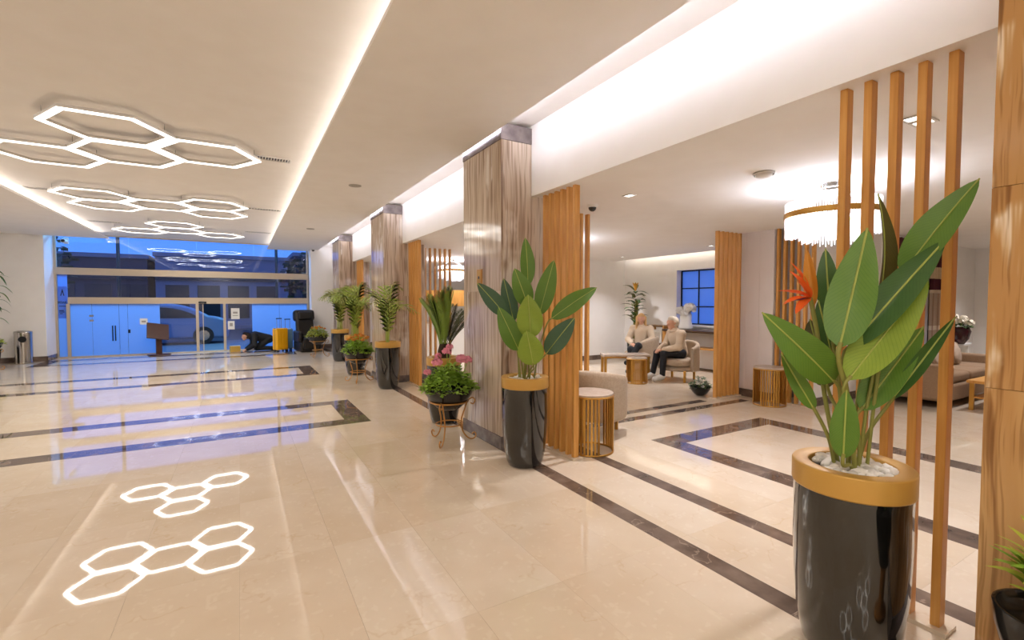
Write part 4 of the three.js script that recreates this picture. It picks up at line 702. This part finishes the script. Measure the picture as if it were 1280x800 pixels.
// ---------------------------------------------------------------- people
function body(bones, cell, k = 0.03) {                       // bones: [a, b, ra, rb]; a smooth union of tapered capsules
  const lo = V(1e9, 1e9, 1e9), hi = V(-1e9, -1e9, -1e9); for (const [a, b, ra, rb] of bones) for (const [p, r] of [[a, ra], [b, rb]]) { lo.min(V(p[0] - r, p[1] - r, p[2] - r)); hi.max(V(p[0] + r, p[1] + r, p[2] + r)); }
  const c = lo.clone().add(hi).multiplyScalar(0.5), half = Math.max(hi.x - lo.x, hi.y - lo.y, hi.z - lo.z) / 2 + cell * 4, n = Math.min(110, Math.ceil(2 * half / cell)), mc = new MarchingCubes(n, undefined, false, false, 200000); mc.isolation = 0;
  const B = bones.map(([a, b, ra, rb]) => { const d = [b[0] - a[0], b[1] - a[1], b[2] - a[2]]; return [...a, ...d, d[0] * d[0] + d[1] * d[1] + d[2] * d[2] + 1e-9, ra, rb - ra]; });
  let i = 0; for (let z = 0; z < n; z++) for (let y = 0; y < n; y++) for (let x = 0; x < n; x++, i++) {
    const px = c.x + (x - n / 2) / (n / 2) * half, py = c.y + (y - n / 2) / (n / 2) * half, pz = c.z + (z - n / 2) / (n / 2) * half; let s = 1e3;
    for (const q of B) { const ex = px - q[0], ey = py - q[1], ez = pz - q[2]; let t = (ex * q[3] + ey * q[4] + ez * q[5]) / q[6]; t = t < 0 ? 0 : t > 1 ? 1 : t; const fx = ex - t * q[3], fy = ey - t * q[4], fz = ez - t * q[5], d = Math.sqrt(fx * fx + fy * fy + fz * fz) - q[7] - t * q[8]; const h = Math.max(k - Math.abs(s - d), 0) / k; s = Math.min(s, d) - h * h * k * 0.25; }
    mc.field[i] = -s;
  }
  mc.update(); const g = new THREE.BufferGeometry(), m = mc.count, P = new Float32Array(m * 3), N = new Float32Array(m * 3);
  for (let j = 0; j < m * 3; j++) { P[j] = mc.positionArray[j] * half + [c.x, c.y, c.z][j % 3]; N[j] = mc.normalArray[j]; }
  g.setAttribute('position', new THREE.BufferAttribute(P, 3)); g.setAttribute('normal', new THREE.BufferAttribute(N, 3)); g.setAttribute('uv', new THREE.BufferAttribute(new Float32Array(m * 2), 2)); return g;
}
const skin = std({ color: hex('#d9a487'), roughness: 0.6 });
function hand(w, f, side) {                                   // wrist, forward direction, thumb side (+1 / -1): palm, four fingers, thumb
  const F = V(...f).normalize(), S = new THREE.Vector3().crossVectors(V(0, 1, 0), F).normalize().multiplyScalar(side), at = (u, s, y) => { const p = V(...w).addScaledVector(F, u).addScaledVector(S, s); p.y += y; return [p.x, p.y, p.z]; }, b = [];
  for (let i = -1.5; i <= 1.5; i++) { b.push([at(0.01, i * 0.012, 0), at(0.075, i * 0.019, 0), 0.014, 0.011]); const L = [0.075, 0.085, 0.08, 0.062][i + 1.5]; b.push([at(0.075, i * 0.019, 0), at(0.075 + L * 0.5, i * 0.021, -0.01), 0.0095, 0.009]); b.push([at(0.075 + L * 0.5, i * 0.021, -0.01), at(0.075 + L * 0.85, i * 0.021, -0.034), 0.009, 0.008]); }
  b.push([at(0.02, 0.02, 0), at(0.055, 0.05, -0.008), 0.013, 0.01]); b.push([at(0.055, 0.05, -0.008), at(0.088, 0.054, -0.018), 0.01, 0.009]); return b;
}
const headBones = (h, f) => { const [x, y, z] = h; const at = (u, s, v) => [x + f[0] * u + f[2] * s, y + v, z + f[2] * u - f[0] * s]; return [[at(-0.02, 0, 0.03), at(0.015, 0, 0.03), 0.088, 0.083], [at(0.02, 0, -0.02), at(0.045, 0, -0.07), 0.062, 0.04], [at(0.085, 0, 0.015), at(0.106, 0, -0.018), 0.009, 0.014], [at(0.084, 0.014, -0.05), at(0.084, -0.014, -0.05), 0.009, 0.009], [at(0.078, 0.033, 0.022), at(0.08, 0.028, 0.022), 0.012, 0.012], [at(0.078, -0.033, 0.022), at(0.08, -0.028, 0.022), 0.012, 0.012], [at(0, 0.082, 0), at(-0.008, 0.088, 0.02), 0.014, 0.016], [at(0, -0.082, 0), at(-0.008, -0.088, 0.02), 0.014, 0.016]]; };
function person(label, pos, turn, J, cloth) {
  const t = thing('person', label, 'person', pos, turn);
  const L = (a, b, r, s) => [a, b, r, s], sk = [L(J.hip, J.chest, 0.11, 0.12), L(J.chest, J.neck, 0.1, 0.05), L(J.neck, [J.head[0], J.head[1] - 0.03, J.head[2]], 0.048, 0.05)];
  for (const s of ['l', 'r']) { sk.push(L(J.hip, J['th' + s], 0.1, 0.075), L(J['th' + s], J['kn' + s], 0.075, 0.052), L(J['kn' + s], J['an' + s], 0.052, 0.034), L(J['an' + s], J['to' + s], 0.036, 0.03), L(J.chest, J['sh' + s], 0.08, 0.055), L(J['sh' + s], J['el' + s], 0.047, 0.037), L(J['el' + s], J['wr' + s], 0.037, 0.026)); }
  const fd = J.look, parts = [body(sk, 0.013), body(headBones(J.head, fd), 0.0045, 0.02)];
  for (const s of ['l', 'r']) { const e = J['el' + s], w = J['wr' + s]; parts.push(body(hand(w, [w[0] - e[0], w[1] - e[1], w[2] - e[2]], s === 'l' ? -1 : 1), 0.0042, 0.006)); }
  part('body', merge(parts), skin, t);
  const p = 0.028, up = [L(J.hip, J.chest, 0.135, 0.15), L(J.chest, J.neck, 0.13, 0.075)], dn = [];
  for (const s of ['l', 'r']) { up.push(L(J.chest, J['sh' + s], 0.11, 0.085), L(J['sh' + s], J['el' + s], 0.082, 0.07), L(J['el' + s], J['wr' + s], 0.068, 0.05)); dn.push(L(J.hip, J['th' + s], 0.118, 0.095), L(J['th' + s], J['kn' + s], 0.092, 0.068), L(J['kn' + s], J['an' + s], 0.067, 0.05)); }
  part('jacket', body(up, 0.014, 0.02), cloth.jacket, t); part('trousers', body(dn, 0.014, 0.02), cloth.trousers, t);
  for (const s of ['l', 'r']) part('shoe', body([[J['an' + s], J['to' + s], 0.05, 0.042], [[J['an' + s][0], J['an' + s][1] - 0.02, J['an' + s][2]], J['to' + s], 0.045, 0.045]], 0.01, 0.02), cloth.shoe, t);
  const h = J.head, at = (u, s, v) => [h[0] + fd[0] * u + fd[2] * s, h[1] + v, h[2] + fd[2] * u - fd[0] * s], hair = [[at(-0.035, 0, 0.055), at(0.012, 0, 0.075), 0.09, 0.075], [at(-0.05, 0.03, 0.02), at(-0.05, -0.03, 0.02), 0.078, 0.078]];
  if (cloth.long) for (const s of [-1, 1]) hair.push([at(-0.02, s * 0.08, 0.04), at(0.01, s * 0.095, -0.2), 0.034, 0.03], [at(-0.06, s * 0.04, 0), at(-0.06, s * 0.07, -0.2), 0.06, 0.04]);
  part('hair', body(hair, 0.008, 0.03), cloth.hair, t);
  part('collar', new THREE.TorusGeometry(0.075, 0.028, 8, 20).rotateX(Math.PI / 2 + (J.lean ?? 0.15)), cloth.jacket, t, [J.neck[0], J.neck[1] - 0.01, J.neck[2]]); return t;
}
const N2 = (x, z) => { const l = Math.hypot(x, z); return [x / l, 0, z / l]; };
const cream = std({ color: hex('#d8c3a8'), roughness: 0.8 }), black = std({ color: hex('#1c1d22'), roughness: 0.8 }), blond = std({ color: hex('#d8ae74'), roughness: 0.6 });
person('woman in a cream jacket with legs crossed facing the coffee table', [7.62, 0, -7.48], face(-0.83, 0.44), {
  hip: [0, 0.53, 0.0], chest: [0, 0.86, -0.03], neck: [0, 0.99, -0.02], head: [0, 1.12, 0.01], look: N2(0.35, 1), thl: [0.09, 0.52, 0.03], knl: [0.06, 0.58, 0.4], anl: [-0.06, 0.3, 0.55], tol: [-0.1, 0.24, 0.7], thr: [-0.09, 0.52, 0.03], knr: [-0.1, 0.5, 0.42], anr: [-0.1, 0.1, 0.44], tor: [-0.1, 0.05, 0.6],
  shl: [0.18, 0.92, -0.03], ell: [0.26, 0.7, 0.06], wrl: [0.12, 0.63, 0.27], shr: [-0.18, 0.92, -0.03], elr: [-0.27, 0.68, 0.05], wrr: [-0.12, 0.62, 0.28] }, { jacket: cream, trousers: black, shoe: black, hair: blond, long: true });
person('woman with pale short hair in a cream jacket leaning forward in profile', [7.32, 0, -6.2], face(-0.88, -0.28), {
  hip: [0, 0.53, -0.04], chest: [0, 0.84, 0.06], neck: [0, 0.97, 0.1], head: [0, 1.09, 0.15], look: N2(0.1, 1), thl: [0.09, 0.52, 0.0], knl: [0.1, 0.52, 0.38], anl: [0.1, 0.1, 0.4], tol: [0.1, 0.05, 0.56], thr: [-0.09, 0.52, 0.0], knr: [-0.1, 0.52, 0.4], anr: [-0.09, 0.12, 0.5], tor: [-0.09, 0.05, 0.66],
  shl: [0.18, 0.9, 0.06], ell: [0.23, 0.66, 0.14], wrl: [0.08, 0.6, 0.36], shr: [-0.18, 0.9, 0.06], elr: [-0.24, 0.66, 0.14], wrr: [-0.08, 0.6, 0.36] }, { jacket: cream, trousers: black, shoe: M.white, hair: std({ color: hex('#d9cbb4'), roughness: 0.6 }) });
person('man in dark clothes kneeling low before the glass entrance', [0.5, 0, -16.5], face(-0.95, 0.1), {
  hip: [0, 0.36, -0.26], chest: [0, 0.46, 0.12], neck: [0, 0.47, 0.26], head: [0, 0.45, 0.37], look: [0, 0, 1], lean: 1.4, thl: [0.09, 0.33, -0.22], knl: [0.13, 0.09, 0.08], anl: [0.12, 0.07, -0.34], tol: [0.12, 0.05, -0.5], thr: [-0.09, 0.36, -0.2], knr: [-0.13, 0.09, 0.08], anr: [-0.12, 0.07, -0.34], tor: [-0.12, 0.05, -0.5],
  shl: [0.18, 0.5, 0.16], ell: [0.26, 0.2, 0.16], wrl: [0.14, 0.08, 0.34], shr: [-0.18, 0.5, 0.16], elr: [-0.26, 0.2, 0.16], wrr: [-0.14, 0.08, 0.34] }, { jacket: black, trousers: black, shoe: black, hair: std({ color: hex('#2a211b') }) });
{ const t = thing('cardboard_box', 'small yellow box on the floor before the kneeling man', 'box', [-0.16, 0, -16.55], 0.2); part('carton', rbox(0.26, 0.18, 0.2, 0.006, 0, 0.09, 0), std({ color: hex('#c9a24a'), roughness: 0.8 }), t); part('tape', rbox(0.262, 0.004, 0.05, 0.001, 0, 0.18, 0), M.white, t); }

renderer.render(scene, camera);
